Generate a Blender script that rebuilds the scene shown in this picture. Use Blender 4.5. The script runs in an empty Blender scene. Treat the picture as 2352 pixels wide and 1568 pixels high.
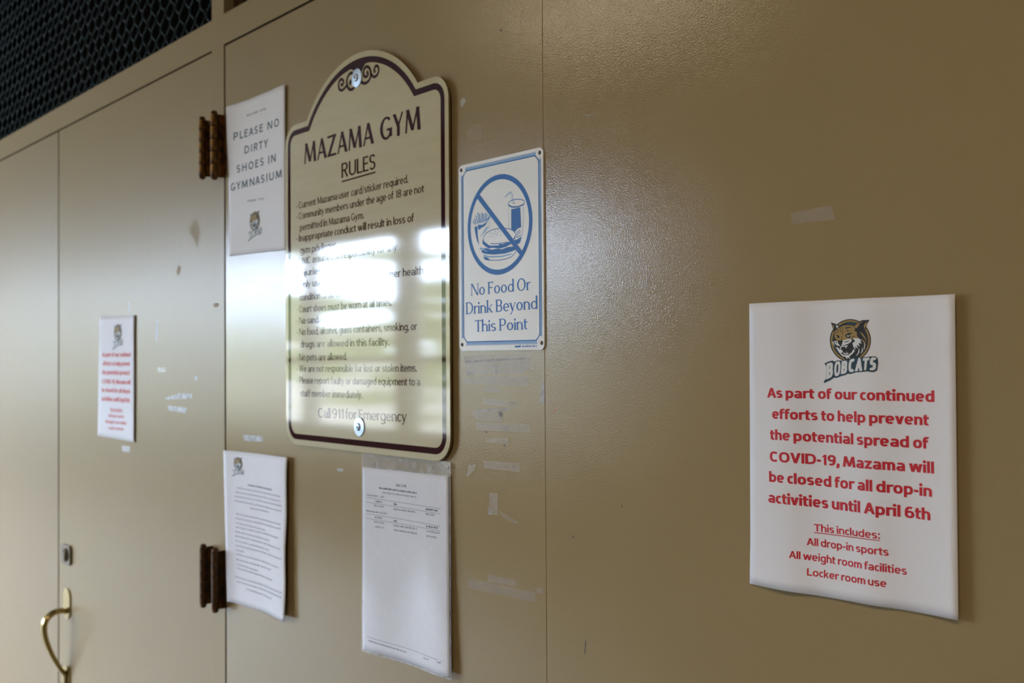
import bpy, math, random
from mathutils import Vector, Matrix
from mathutils.geometry import tessellate_polygon
random.seed(7)
C = bpy.context.scene.collection
sc = bpy.context.scene
EYE = 1.55            # eye height above the floor; the wall face is the plane y = 0
PI = math.pi

# ------------------------------------------------------------------ camera
F_PX, YAW, PITCH, ROLL, DIST = 2455.74, math.radians(49.705), math.radians(0.871), math.radians(-0.3686), 0.87729
cw, sw = math.cos(YAW), math.sin(YAW)
FW = Vector((-sw*math.cos(PITCH), cw*math.cos(PITCH), math.sin(PITCH)))
R0 = Vector((cw, sw, 0)); U0 = R0.cross(FW)
RT = R0*math.cos(ROLL)+U0*math.sin(ROLL); UP = -R0*math.sin(ROLL)+U0*math.cos(ROLL)
CAM = Vector((0, -DIST, EYE))
cam = bpy.data.cameras.new('camera'); camo = bpy.data.objects.new('camera', cam); C.objects.link(camo)
M = Matrix((RT, UP, -FW)).transposed().to_4x4(); M.translation = CAM
camo.matrix_world = M
cam.sensor_width = 36; cam.lens = F_PX/2352*36; cam.clip_start = 0.02; cam.clip_end = 100
cam.dof.use_dof = True; cam.dof.focus_distance = 1.13; cam.dof.aperture_fstop = 7.2
sc.camera = camo

def W(px, py, y=0.0):          # point of the wall (or of the plane at depth y) seen at a photo pixel
    d = FW+RT*((px-1176)/F_PX)-UP*((py-784)/F_PX)
    t = (y-CAM.y)/d.y
    p = CAM+d*t
    return (p.x, p.z)
def WX(px, py, x):             # the same on a plane square to the wall
    d = FW+RT*((px-1176)/F_PX)-UP*((py-784)/F_PX)
    p = CAM+d*((x-CAM.x)/d.x)
    return (p.y, p.z)

# ------------------------------------------------------------------ world: overcast sky over a tree line, seen through the windows
w = bpy.data.worlds.new('world'); sc.world = w; w.use_nodes = True
nt = w.node_tree; N = nt.nodes; Lk = nt.links; N.clear()
out = N.new('ShaderNodeOutputWorld'); bg = N.new('ShaderNodeBackground'); Lk.new(bg.outputs[0], out.inputs[0])
tc = N.new('ShaderNodeTexCoord'); sep = N.new('ShaderNodeSeparateXYZ'); Lk.new(tc.outputs['Generated'], sep.inputs[0])
mp = N.new('ShaderNodeMapping'); mp.inputs['Scale'].default_value = (10, 10, 58); mp.inputs['Location'].default_value = (4.3, 4.7, 0.0); Lk.new(tc.outputs['Generated'], mp.inputs[0])
no = N.new('ShaderNodeTexNoise'); no.inputs['Scale'].default_value = 1.0; no.inputs['Detail'].default_value = 3
Lk.new(mp.outputs[0], no.inputs['Vector'])
# height above the horizon plus noise decides sky or trees
ma = N.new('ShaderNodeMath'); ma.operation = 'MULTIPLY_ADD'; ma.inputs[1].default_value = 0.40; ma.inputs[2].default_value = -0.096
Lk.new(no.outputs[0], ma.inputs[0])
ad = N.new('ShaderNodeMath'); ad.operation = 'ADD'; Lk.new(sep.outputs['Z'], ad.inputs[0]); Lk.new(ma.outputs[0], ad.inputs[1])
cr = N.new('ShaderNodeValToRGB'); Lk.new(ad.outputs[0], cr.inputs[0])
e = cr.color_ramp.elements
e[0].position = 0.0; e[0].color = (0.15, 0.16, 0.17, 1)
e[1].position = 1.0; e[1].color = (0.74, 0.85, 1.0, 1)
for p_, c_ in ((0.045, (0.17, 0.185, 0.19, 1)), (0.08, (0.055, 0.070, 0.040, 1)), (0.150, (0.075, 0.092, 0.055, 1)), (0.180, (0.61, 0.75, 1.0, 1)), (0.40, (0.66, 0.79, 1.0, 1))):
    q = cr.color_ramp.elements.new(p_); q.color = c_
Lk.new(cr.outputs[0], bg.inputs[0]); bg.inputs[1].default_value = 42.0

# ------------------------------------------------------------------ lights of the lobby
def area(name, loc, rot, sx, sy, power, col, portal=False):
    l = bpy.data.lights.new(name, 'AREA'); l.shape = 'RECTANGLE'; l.size = sx; l.size_y = sy; l.energy = power; l.color = col
    if portal: l.cycles.is_portal = True
    o = bpy.data.objects.new(name, l); C.objects.link(o); o.location = loc; o.rotation_euler = rot
    return o
area('ceiling_lamp_light', (-3.3, -2.5, 3.12), (0, 0, 0), 1.2, 0.3, 14, (1.0, 0.85, 0.62))
area('ceiling_lamp_light', (0.6, -2.3, 3.12), (0, 0, 0), 1.2, 0.3, 37, (1.0, 0.83, 0.60))
WIN = [(-4.96, -4.74), (-5.72, -5.17), (-6.30, -5.86), (-7.02, -6.42), (-8.62, -7.20), (-10.2, -8.70), (-11.4, -10.3), (-12.6, -11.5), (-13.8, -12.7), (-15.3, -13.9)]
WZ0, WZ1, WY = 0.95, 2.58, -4.0
area('window_portal', ((WIN[0][1]+WIN[-1][0])/2, WY-0.16, (WZ0+WZ1)/2), (math.radians(-90), 0, 0), WIN[0][1]-WIN[-1][0], WZ1-WZ0, 1, (1, 1, 1), True)

sc.view_settings.view_transform = 'Standard'; sc.view_settings.look = 'None'
sc.view_settings.exposure = 0.45; sc.view_settings.gamma = 1.0; sc.view_settings.use_curve_mapping = False

# ------------------------------------------------------------------ materials
def mat(name, col, rough=0.5, metal=0.0, spec=0.5, coat=0.0, coat_r=0.1, bump=None, vary=None, emis=None):
    m = bpy.data.materials.new(name); m.use_nodes = True
    n = m.node_tree.nodes; l = m.node_tree.links; b = n['Principled BSDF']
    b.inputs['Base Color'].default_value = (*col, 1); b.inputs['Roughness'].default_value = rough
    b.inputs['Metallic'].default_value = metal; b.inputs['Specular IOR Level'].default_value = spec
    b.inputs['Coat Weight'].default_value = coat; b.inputs['Coat Roughness'].default_value = coat_r
    t = n.new('ShaderNodeTexCoord')
    if vary:                                    # colour wear: (scale, second colour, stretch)
        s, c2, st = vary
        mp_ = n.new('ShaderNodeMapping'); mp_.inputs['Scale'].default_value = st; l.new(t.outputs['Object'], mp_.inputs[0])
        z = n.new('ShaderNodeTexNoise'); z.inputs['Scale'].default_value = s; z.inputs['Detail'].default_value = 4; l.new(mp_.outputs[0], z.inputs['Vector'])
        r = n.new('ShaderNodeValToRGB'); l.new(z.outputs[0], r.inputs[0])
        r.color_ramp.elements[0].position = 0.38; r.color_ramp.elements[1].position = 0.62
        r.color_ramp.elements[0].color = (*col, 1); r.color_ramp.elements[1].color = (*c2, 1); l.new(r.outputs[0], b.inputs['Base Color'])
    prev = None
    for (s, st, strength, dist) in (bump or []):
        mp_ = n.new('ShaderNodeMapping'); mp_.inputs['Scale'].default_value = st; l.new(t.outputs['Object'], mp_.inputs[0])
        z = n.new('ShaderNodeTexNoise'); z.inputs['Scale'].default_value = s; z.inputs['Detail'].default_value = 1.5; l.new(mp_.outputs[0], z.inputs['Vector'])
        bp = n.new('ShaderNodeBump'); bp.inputs['Strength'].default_value = strength; bp.inputs['Distance'].default_value = dist
        l.new(z.outputs[0], bp.inputs['Height'])
        if prev: l.new(prev.outputs[0], bp.inputs['Normal'])
        prev = bp
    if prev: l.new(prev.outputs[0], b.inputs['Normal'])
    return m

PAINT = (0.318, 0.236, 0.120)
m_roll = mat('rolled_paint', PAINT, 0.145, spec=0.30, bump=[(500, (1, 1, 1), 1.0, 0.000175), (4.0, (1, 1, 0.5), 1.0, 0.0010)],
             vary=(3.0, (0.328, 0.244, 0.126), (1, 1, 1)))
m_brush = mat('brushed_paint', PAINT, 0.30, spec=0.18, bump=[(60, (1.5, 1, 0.05), 1.0, 0.00030), (260, (1, 1, 1), 1.0, 0.00008)],
              vary=(3.0, (0.325, 0.242, 0.125), (1, 1, 1)))
m_brush2 = mat('brushed_paint_darker', (0.290, 0.205, 0.100), 0.33, spec=0.30, bump=[(60, (1.5, 1, 0.05), 1.0, 0.00030)])  # darker, more specular variant of the brushed paint
m_frame = mat('frame_paint', (0.29, 0.208, 0.100), 0.40, bump=[(60, (0.1, 1, 1.5), 1.0, 0.0002)])
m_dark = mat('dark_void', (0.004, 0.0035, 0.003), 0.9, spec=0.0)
m_gapshade = mat('gap_shade', (0.030, 0.022, 0.010), 0.9, spec=0.05)  # dark brown standing in for the shade inside the door gaps
m_gapedge = mat('door_edge', (0.10, 0.07, 0.03), 0.7)
m_wood = mat('stained_wood', (0.115, 0.062, 0.018), 0.55, vary=(30, (0.07, 0.035, 0.010), (6, 1, 0.4)))
m_wire = mat('blue_wire', (0.018, 0.044, 0.066), 0.45, metal=0.2)
m_paper = mat('paper', (0.80, 0.785, 0.815), 0.7, spec=0.25, bump=[(900, (1, 1, 1), 0.6, 0.00005)])
m_red = mat('red_ink', (0.56, 0.022, 0.035), 0.6, spec=0.25)
m_navy = mat('navy_ink', (0.022, 0.055, 0.085), 0.6, spec=0.25)
m_black = mat('black_ink', (0.022, 0.020, 0.022), 0.6, spec=0.25)
m_gold = mat('gold_ink', (0.36, 0.235, 0.075), 0.6, spec=0.25)
m_slate = mat('slate_ink', (0.07, 0.105, 0.16), 0.6, spec=0.25)
m_print = mat('faded_print', (0.13, 0.15, 0.20), 0.6, spec=0.25)
m_grey = mat('grey_ink', (0.22, 0.23, 0.28), 0.6, spec=0.25)
m_sign = mat('champagne_sign', (0.50, 0.43, 0.25), 0.5, spec=0.15, coat=0.7, coat_r=0.055,
             bump=[(14, (1, 1, 0.5), 0.5, 0.0012), (420, (1, 1, 0.35), 1.0, 0.00004)], vary=(40, (0.52, 0.45, 0.265), (0.3, 1, 3)))
m_signedge = mat('sign_edge', (0.16, 0.11, 0.03), 0.5)
m_maroon = mat('maroon_vinyl', (0.030, 0.003, 0.007), 0.5, spec=0.0, coat=0.6, coat_r=0.03,
               bump=[(14, (1, 1, 0.5), 0.5, 0.0012)])
m_white = mat('white_plastic', (0.83, 0.83, 0.82), 0.42, spec=0.4, vary=(12, (0.79, 0.785, 0.76), (1, 1, 1)))
m_blue = mat('blue_print', (0.026, 0.155, 0.47), 0.45, spec=0.15)
m_lblue = mat('light_blue_print', (0.19, 0.40, 0.70), 0.45, spec=0.15)
m_zinc = mat('zinc_steel', (0.40, 0.47, 0.56), 0.42, metal=0.9)
m_hole = mat('hole_dark', (0.05, 0.035, 0.015), 0.7)
m_brass = mat('polished_brass', (0.40, 0.30, 0.12), 0.27, metal=1.0)
m_oldbrass = mat('aged_brass', (0.22, 0.105, 0.022), 0.40, metal=0.9, vary=(60, (0.05, 0.027, 0.012), (1, 1, 1)))
m_bronze = mat('dark_bronze', (0.045, 0.028, 0.016), 0.42, metal=0.7, vary=(60, (0.12, 0.055, 0.02), (1, 1, 0.6)))
m_plate = mat('lock_plate', (0.15, 0.115, 0.07), 0.32, metal=0.8)
m_stain = mat('brown_stain', (0.10, 0.075, 0.045), 0.5)
m_scuff = mat('scuff', (0.38, 0.33, 0.26), 0.5)
m_redmark = mat('red_scratch', (0.40, 0.08, 0.05), 0.5)
m_tan = mat('bare_patch', (0.32, 0.24, 0.135), 0.55, spec=0.2)

def clear_mat(name, diff, tcol, rough, ior=1.45, dw=0.25):
    m = bpy.data.materials.new(name); m.use_nodes = True
    n = m.node_tree.nodes; l = m.node_tree.links; n.clear()
    o = n.new('ShaderNodeOutputMaterial'); tr = n.new('ShaderNodeBsdfTransparent'); tr.inputs[0].default_value = (*tcol, 1)
    df = n.new('ShaderNodeBsdfDiffuse'); df.inputs[0].default_value = (*diff, 1)
    t = n.new('ShaderNodeTexCoord'); z = n.new('ShaderNodeTexNoise'); z.inputs['Scale'].default_value = 90; z.inputs['Detail'].default_value = 5
    l.new(t.outputs['Object'], z.inputs['Vector'])
    mm = n.new('ShaderNodeMath'); mm.operation = 'MULTIPLY'; mm.inputs[1].default_value = dw*2; l.new(z.outputs[0], mm.inputs[0])
    m1 = n.new('ShaderNodeMixShader'); l.new(mm.outputs[0], m1.inputs[0]); l.new(tr.outputs[0], m1.inputs[1]); l.new(df.outputs[0], m1.inputs[2])
    gl = n.new('ShaderNodeBsdfGlossy'); gl.inputs['Roughness'].default_value = rough
    # Schlick reflectance from the angle of view, the same from both sides of the film
    ge = n.new('ShaderNodeNewGeometry'); dt = n.new('ShaderNodeVectorMath'); dt.operation = 'DOT_PRODUCT'; l.new(ge.outputs['Incoming'], dt.inputs[0]); l.new(ge.outputs['Normal'], dt.inputs[1])
    ab = n.new('ShaderNodeMath'); ab.operation = 'ABSOLUTE'; l.new(dt.outputs['Value'], ab.inputs[0])
    om = n.new('ShaderNodeMath'); om.operation = 'SUBTRACT'; om.inputs[0].default_value = 1; l.new(ab.outputs[0], om.inputs[1])
    pw = n.new('ShaderNodeMath'); pw.operation = 'POWER'; pw.inputs[1].default_value = 5; l.new(om.outputs[0], pw.inputs[0])
    fr = n.new('ShaderNodeMath'); fr.operation = 'MULTIPLY_ADD'; f0 = ((ior-1)/(ior+1))**2; fr.inputs[1].default_value = 1-f0; fr.inputs[2].default_value = f0; l.new(pw.outputs[0], fr.inputs[0])
    m2 = n.new('ShaderNodeMixShader'); l.new(fr.outputs[0], m2.inputs[0]); l.new(m1.outputs[0], m2.inputs[1]); l.new(gl.outputs[0], m2.inputs[2])
    l.new(m2.outputs[0], o.inputs[0])
    return m
m_tape = clear_mat('old_tape', (0.56, 0.49, 0.41), (1, 1, 1), 0.38, 1.36, 0.27)
m_tapew = clear_mat('white_tape', (0.62, 0.62, 0.64), (1, 1, 1), 0.5, 1.35, 0.6)
m_sleeve = clear_mat('clear_sleeve', (0.8, 0.8, 0.8), (0.97, 0.97, 0.97), 0.06, 1.5, 0.03)
m_sleeve_top = clear_mat('clear_sleeve_header', (0.72, 0.70, 0.66), (0.95, 0.95, 0.95), 0.12, 1.5, 0.30)

# ------------------------------------------------------------------ mesh helpers
class MB:
    def __init__(s): s.v = []; s.f = []; s.mi = []
    def add(s, vs, fs, k=0):
        b = len(s.v); s.v += [tuple(v) for v in vs]; s.f += [tuple(i+b for i in f) for f in fs]; s.mi += [k]*len(fs)
    def box(s, x0, x1, y0, y1, z0, z1, k=0):
        s.add([(x0, y0, z0), (x1, y0, z0), (x1, y1, z0), (x0, y1, z0), (x0, y0, z1), (x1, y0, z1), (x1, y1, z1), (x0, y1, z1)],
              [(0, 3, 2, 1), (4, 5, 6, 7), (0, 1, 5, 4), (1, 2, 6, 5), (2, 3, 7, 6), (3, 0, 4, 7)], k)
    def prism(s, poly, y0, y1, k=0, kside=None):        # poly in (x, z), front at y0 (towards the camera)
        n = len(poly); tr = tessellate_polygon([[Vector((x, z, 0)) for x, z in poly]])
        fr = [(x, y0, z) for x, z in poly]; bk = [(x, y1, z) for x, z in poly]
        s.add(fr+bk, [t for t in tr]+[tuple(i+n for i in t[::-1]) for t in tr], k)
        s.add(fr+bk, [(i, (i+1) % n, (i+1) % n+n, i+n) for i in range(n)], k if kside is None else kside)
    def lathe(s, c, axis, prof, n=20, k=0):              # prof: (radius, along-axis)
        a = Vector(axis).normalized(); u = a.orthogonal().normalized(); v = a.cross(u); c = Vector(c)
        vs = []; fs = []
        for r, h in prof:
            for i in range(n):
                t = 2*PI*i/n; vs.append(c+a*h+(u*math.cos(t)+v*math.sin(t))*r)
        for j in range(len(prof)-1):
            for i in range(n):
                fs.append((j*n+i, j*n+(i+1) % n, (j+1)*n+(i+1) % n, (j+1)*n+i))
        fs.append(tuple(range(n))[::-1]); fs.append(tuple(range((len(prof)-1)*n, len(prof)*n)))
        s.add(vs, fs, k)
    def tube(s, pts, rad, n=8, k=0, flat=1.0, ref=(1, 0, 0)):
        pts = [Vector(p) for p in pts]; vs = []; fs = []
        for i, p in enumerate(pts):
            t = (pts[min(i+1, len(pts)-1)]-pts[max(i-1, 0)]).normalized()
            u = Vector(ref); u = (u-t*u.dot(t)).normalized(); v = t.cross(u)
            r = rad[i] if isinstance(rad, (list, tuple)) else rad
            for j in range(n):
                a = 2*PI*j/n; vs.append(p+u*math.cos(a)*r*flat+v*math.sin(a)*r)
        m = len(pts)
        for i in range(m-1):
            for j in range(n): fs.append((i*n+j, i*n+(j+1) % n, (i+1)*n+(j+1) % n, (i+1)*n+j))
        fs.append(tuple(range(n))[::-1]); fs.append(tuple(range((m-1)*n, m*n)))
        s.add(vs, fs, k)
    def build(s, name, mats, parent=None, smooth=False, origin=None):
        me = bpy.data.meshes.new(name)
        vs = s.v
        if origin: vs = [(x-origin[0], y-origin[1], z-origin[2]) for x, y, z in vs]
        me.from_pydata(vs, [], s.f)
        for m in (mats if isinstance(mats, (list, tuple)) else [mats]): me.materials.append(m)
        me.polygons.foreach_set('material_index', s.mi)
        if smooth: me.polygons.foreach_set('use_smooth', [True]*len(me.polygons))
        me.update()
        o = bpy.data.objects.new(name, me); C.objects.link(o)
        if origin: o.location = origin
        if parent:
            o.parent = parent; o.location = Vector(o.location)-parent_world(parent)
        return o
def parent_world(p):
    v = Vector(p.location)
    while p.parent: p = p.parent; v += Vector(p.location)
    return v
def thing(name, label, cat, loc, group=None):
    o = bpy.data.objects.new(name, None); C.objects.link(o); o.location = loc; o.empty_display_size = 0.05
    o['label'] = label; o['category'] = cat
    if group: o['group'] = group
    return o
def struct(o): o['kind'] = 'structure'; return o
def bevel(o, wd, seg=2):
    b = o.modifiers.new('bevel', 'BEVEL'); b.width = wd; b.segments = seg; b.limit_method = 'ANGLE'
    return o

# ------------------------------------------------------------------ pen-drawn letters (em square 1000, capitals 700 high)
class Style:
    def __init__(s, hx, hy, xh=500, serif=0, thin=1.0, gap=90, space=230, q=1.0, seg=7):
        s.hx = hx; s.hy = hy; s.xh = xh; s.serif = serif; s.thin = thin; s.gap = gap; s.space = space; s.q = q; s.seg = seg
BOLD = Style(86, 68, 528, gap=46, space=215, q=0.84)
SEMI = Style(72, 58, 525, gap=56, space=225, q=0.86)
GEO = Style(68, 60, 500, gap=250, space=640)
FLARE = Style(76, 38, 500, thin=0.55, gap=62, space=330)
RULE = Style(62, 40, 490, serif=22, thin=0.6, gap=48, space=265, seg=5)
SERIF = Style(60, 27, 450, serif=58, thin=0.45, gap=66, space=265)
HEAVY = Style(110, 80, 600, gap=20, q=0.8)

class Pen:
    def __init__(s, st): s.st = st; s.p = []
    def V(s, x, y0, y1, sf='', k=1.0):
        h = s.st.hx*k; s.p.append([(x-h, y0), (x+h, y0), (x+h, y1), (x-h, y1)])
        e = s.st.serif; t = max(s.st.hy*1.1, 16)
        if e:
            if 'b' in sf: s.p.append([(x-h-e, y0), (x+h+e, y0), (x+h+e*.9, y0+t), (x-h-e*.9, y0+t)])
            if 't' in sf: s.p.append([(x-h-e, y1-t), (x+h+e, y1-t), (x+h+e, y1), (x-h-e, y1)])
            if 'l' in sf: s.p.append([(x-h-e*1.1, y1-t*2.6), (x-h, y1-t*2.2), (x+h, y1), (x+h*.2, y1)])
    def H(s, y, x0, x1, k=1.0, sf=''):
        h = s.st.hy*k; s.p.append([(x0, y-h), (x1, y-h), (x1, y+h), (x0, y+h)])
        if s.st.serif and sf:
            e = s.st.serif*1.1; t = s.st.hy*.9
            if 'd' in sf: s.p.append([(x1-t*1.6, y-e*1.5), (x1, y-e*1.5), (x1, y+h), (x1-t*2.2, y+h)])
            if 'D' in sf: s.p.append([(x0, y-e*1.5), (x0+t*1.6, y-e*1.5), (x0+t*2.2, y+h), (x0, y+h)])
            if 'u' in sf: s.p.append([(x1-t*2.2, y-h), (x1, y-h), (x1, y+e*1.7), (x1-t*1.6, y+e*1.7)])
    def D(s, x0, y0, x1, y1, thin=False, sf=''):
        h = s.st.hx*(s.st.thin if thin else 1.0)*1.06; s.p.append([(x0-h, y0), (x0+h, y0), (x1+h, y1), (x1-h, y1)])
        e = s.st.serif*.95; t = max(s.st.hy*1.1, 16)
        if e:
            for ch, X, Y, sg in (('b', x0, y0, 1), ('t', x1, y1, -1)):
                if ch in sf: s.p.append([(X-h-e, Y), (X+h+e, Y), (X+h+e, Y+sg*t), (X-h-e, Y+sg*t)][::sg])
    def A(s, cx, cy, rx, ry, a0, a1, kx=1.0, ky=1.0, taper=0):
        n = max(3, int(abs(a1-a0)/90*s.st.seg)); hx = s.st.hx*kx; hy = s.st.hy*ky; q = s.st.q
        def f(t): c = math.cos(t); d = math.sin(t); return (math.copysign(abs(c)**q, c), math.copysign(abs(d)**q, d))
        for i in range(n):
            ta = math.radians(a0+(a1-a0)*i/n); tb = math.radians(a0+(a1-a0)*(i+1)/n)
            ca, sa = f(ta); cb, sb = f(tb)
            g = lambda i: 1.0
            s.p.append([(cx+(rx-hx)*ca, cy+(ry-hy)*sa), (cx+(rx+hx)*ca, cy+(ry+hy)*sa), (cx+(rx+hx)*cb, cy+(ry+hy)*sb), (cx+(rx-hx)*cb, cy+(ry-hy)*sb)])
    def dot(s, x, y, r):
        s.p.append([(x+r*math.cos(i*PI/4+PI/8)*1.05, y+r*math.sin(i*PI/4+PI/8)*1.05) for i in range(8)] if s.st.serif or s.st.q == 1 or True else [])
def glyph(ch, st):
    P = Pen(st); hx, hy, X = st.hx, st.hy, st.xh; CAP = 700; AS = 735; DS = -185; S = st.serif
    V, H, D, A, dot = P.V, P.H, P.D, P.A, P.dot
    w = 500
    def ring(x0, x1, y0, y1, a0=0, a1=360): A((x0+x1)/2, (y0+y1)/2, (x1-x0)/2-hx, (y1-y0)/2-hy, a0, a1)
    dr = max(hx*1.15, 52)
    if ch == 'o': w = 510; ring(0, w, -8, X+8)
    elif ch in 'nhmru':
        if ch in 'nh':
            w = 480; V(hx, 0, X if ch == 'n' else AS, 'bl'); ry = X*.42-hy; cy = X+6-hy-ry
            A(w/2, cy, w/2-hx, ry, 0, 150); V(w-hx, 0, cy, 'b')
        elif ch == 'm':
            a = 430; w = 2*a-2*hx; ry = X*.40-hy; cy = X+6-hy-ry; V(hx, 0, X, 'bl')
            for o_ in (0, a-2*hx): A(o_+a/2, cy, a/2-hx, ry, 0, 150); V(o_+a-hx, 0, cy, 'b')
        elif ch == 'r':
            w = 330; V(hx, 0, X, 'bl'); ry = X*.36-hy; A(hx+190, X+6-hy-ry, 170, ry, 62, 165)
        else:
            w = 480; ry = X*.42-hy; A(w/2, hy+ry-6, w/2-hx, ry, 180, 335); V(hx, ry, X, 'l'); V(w-hx, 0, X, 'bl')
    elif ch in 'bdpqg':
        w = 510; left = ch in 'bp'
        ring(0, w, -6, X+6)
        x = hx if left else w-hx
        if ch == 'b': V(x, 0, AS, 'l')
        if ch == 'd': V(x, 0, AS, 'bl' if not S else 'l')
        if ch == 'p': V(x, DS, X, 'bl')
        if ch == 'q': V(x, DS, X, 'b')
        if ch == 'g': V(x, DS*.35, X); A(w/2-8, DS*.35, w/2-hx+8, -DS*.65-hy+40, -150, 0)
    elif ch == 'a':
        w = 470; V(w-hx, 0, X*.62, 'b' if S else ''); A(w/2, X*.62, w/2-hx, X*.38-hy+6, 0, 152); ring(0, w-6, -8, X*.60)
    elif ch == 'e': w = 490; ring(0, w, -8, X+8, 0, 318); H(X*.5, hx*1.4, w-hx*.7, .9)
    elif ch == 'c': w = 392; ring(0, w+68, -8, X+8, 48, 312)
    elif ch == 's':
        w = 420; ru = (X+16)/4+hy*.5-hy; k = .5
        A(w/2, X+8-hy-ru, w/2-hx, ru, 28, 270); A(w/2, -8+hy+ru, w/2-hx, ru, 90, -152)
    elif ch == 't': w = 330; V(130, 110, 660 if not S else 600); H(X-hy, 0, w); A(130+130, 110, 130, 110-hy+6, 180, 285)
    elif ch == 'f': w = 330; V(120, 0, 570, 'b'); H(X-hy, 0, w-20); A(120+140, 570, 140, AS-570-hy, 60, 180)
    elif ch == 'i': w = 2*hx; V(hx, 0, X, 'bl'); dot(hx, X+150, dr)
    elif ch == 'j': w = 2*hx; V(hx, DS, X, 'l'); dot(hx, X+150, dr)
    elif ch == 'l': w = 2*hx; V(hx, 0, AS, 'bl')
    elif ch == 'k': w = 480; V(hx, 0, AS, 'bl'); D(hx*1.6, X*.33, w-hx*1.3, X, True, 't'); D(w-hx*1.1, 0, hx*3.0, X*.60, False, 'b')
    elif ch == 'v': w = 490; D(w/2, 0, hx, X, False, 't'); D(w/2, 0, w-hx, X, True, 't')
    elif ch == 'w': w = 740; D(w*.28, 0, hx, X, False, 't'); D(w*.28, 0, w*.5, X, True); D(w*.72, 0, w*.5, X); D(w*.72, 0, w-hx, X, True, 't')
    elif ch == 'x': w = 490; D(w-hx, 0, hx, X, False, 'bt'); D(hx, 0, w-hx, X, True, 'bt')
    elif ch == 'y': w = 490; D(w/2, 0, hx, X, False, 't'); D(w*.24, DS, w-hx, X, True, 't'); H(DS+hy, w*.06, w*.3)
    elif ch == 'z': w = 430; H(X-hy, 0, w, 1, 'D'); H(hy, 0, w, 1, 'u'); D(hx*1.2, hy, w-hx*1.2, X-hy)
    elif ch == 'A': w = 640; D(hx, 0, w/2, CAP, True, 'b'); D(w-hx, 0, w/2, CAP, False, 'b'); H(225, 140, w-140, .9)
    elif ch in 'BPR':
        w = 540; V(hx+S*.4, 0, CAP, 'bt'); m = 350 if ch != 'P' else 310
        for (a, b, ww) in (((m-hy, CAP, w-20), (0, m+hy, w)) if ch == 'B' else ((m-hy, CAP, w),)):
            cy = (a+b)/2; ry = (b-a)/2-hy; cx = ww-hx-ry*.95 if ww-hx-ry*.95 > hx*2 else hx*2
            H(b-hy, hx, cx); H(a+hy, hx, cx); A(cx, cy, ww-hx-cx, ry, -90, 90)
        if ch == 'R': w = 580; D(w-hx, 0, w*.46, m, False, 'b')
    elif ch == 'C': w = 600; ring(0, w+30, -8, CAP+8, 46, 314)
    elif ch == 'G': w = 640; ring(0, w+30, -8, CAP+8, 46, 322); V(w-hx, 60, 330); H(330-hy, w*.56, w)
    elif ch == 'D':
        w = 640; V(hx+S*.4, 0, CAP, 'bt'); cx = w*.45; H(CAP-hy, hx, cx); H(hy, hx, cx); A(cx, CAP/2, w-hx-cx, CAP/2-hy, -90, 90)
    elif ch in 'EFL':
        w = 470; V(hx+S*.4, 0, CAP, 'bt')
        if ch != 'L': H(CAP-hy, hx, w-10, 1, 'd'); H(370, hx, w-50)
        if ch != 'F': H(hy, hx, w, 1, 'u')
    elif ch == 'H': w = 620; V(hx, 0, CAP, 'bt'); V(w-hx, 0, CAP, 'bt'); H(360, hx, w-hx)
    elif ch == 'I': w = 2*hx; V(hx, 0, CAP, 'bt')
    elif ch == 'J': w = 400; V(w-hx, 150, CAP, 't'); A(w/2, 160, w/2-hx, 160-hy, 180, 360)
    elif ch == 'K': w = 600; V(hx, 0, CAP, 'bt'); D(hx*1.6, 250, w-hx*1.3, CAP, True, 't'); D(w-hx, 0, hx*3.2, 430, False, 'b')
    elif ch == 'M': w = 790; D(hx*.8, 0, hx*1.9, CAP, True, 'b'); D(w/2, 40, hx*1.9, CAP); D(w/2, 40, w-hx*1.9, CAP, True); D(w-hx, 0, w-hx*1.9, CAP, False, 'b')
    elif ch == 'N': w = 640; V(hx*(1 if st.thin == 1 else .6), 0, CAP, 'bt', 1 if st.thin == 1 else st.thin*1.1); D(w-hx*1.1, 0, hx*1.1, CAP); V(w-hx*(1 if st.thin == 1 else .6), 0, CAP, 't', 1 if st.thin == 1 else st.thin*1.1)
    elif ch in 'OQ0':
        w = 700 if ch != '0' else 540; ring(0, w, -8, CAP+8)
    elif ch == 'S':
        w = 500; ru = (CAP+16)/4-hy*.5
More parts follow.
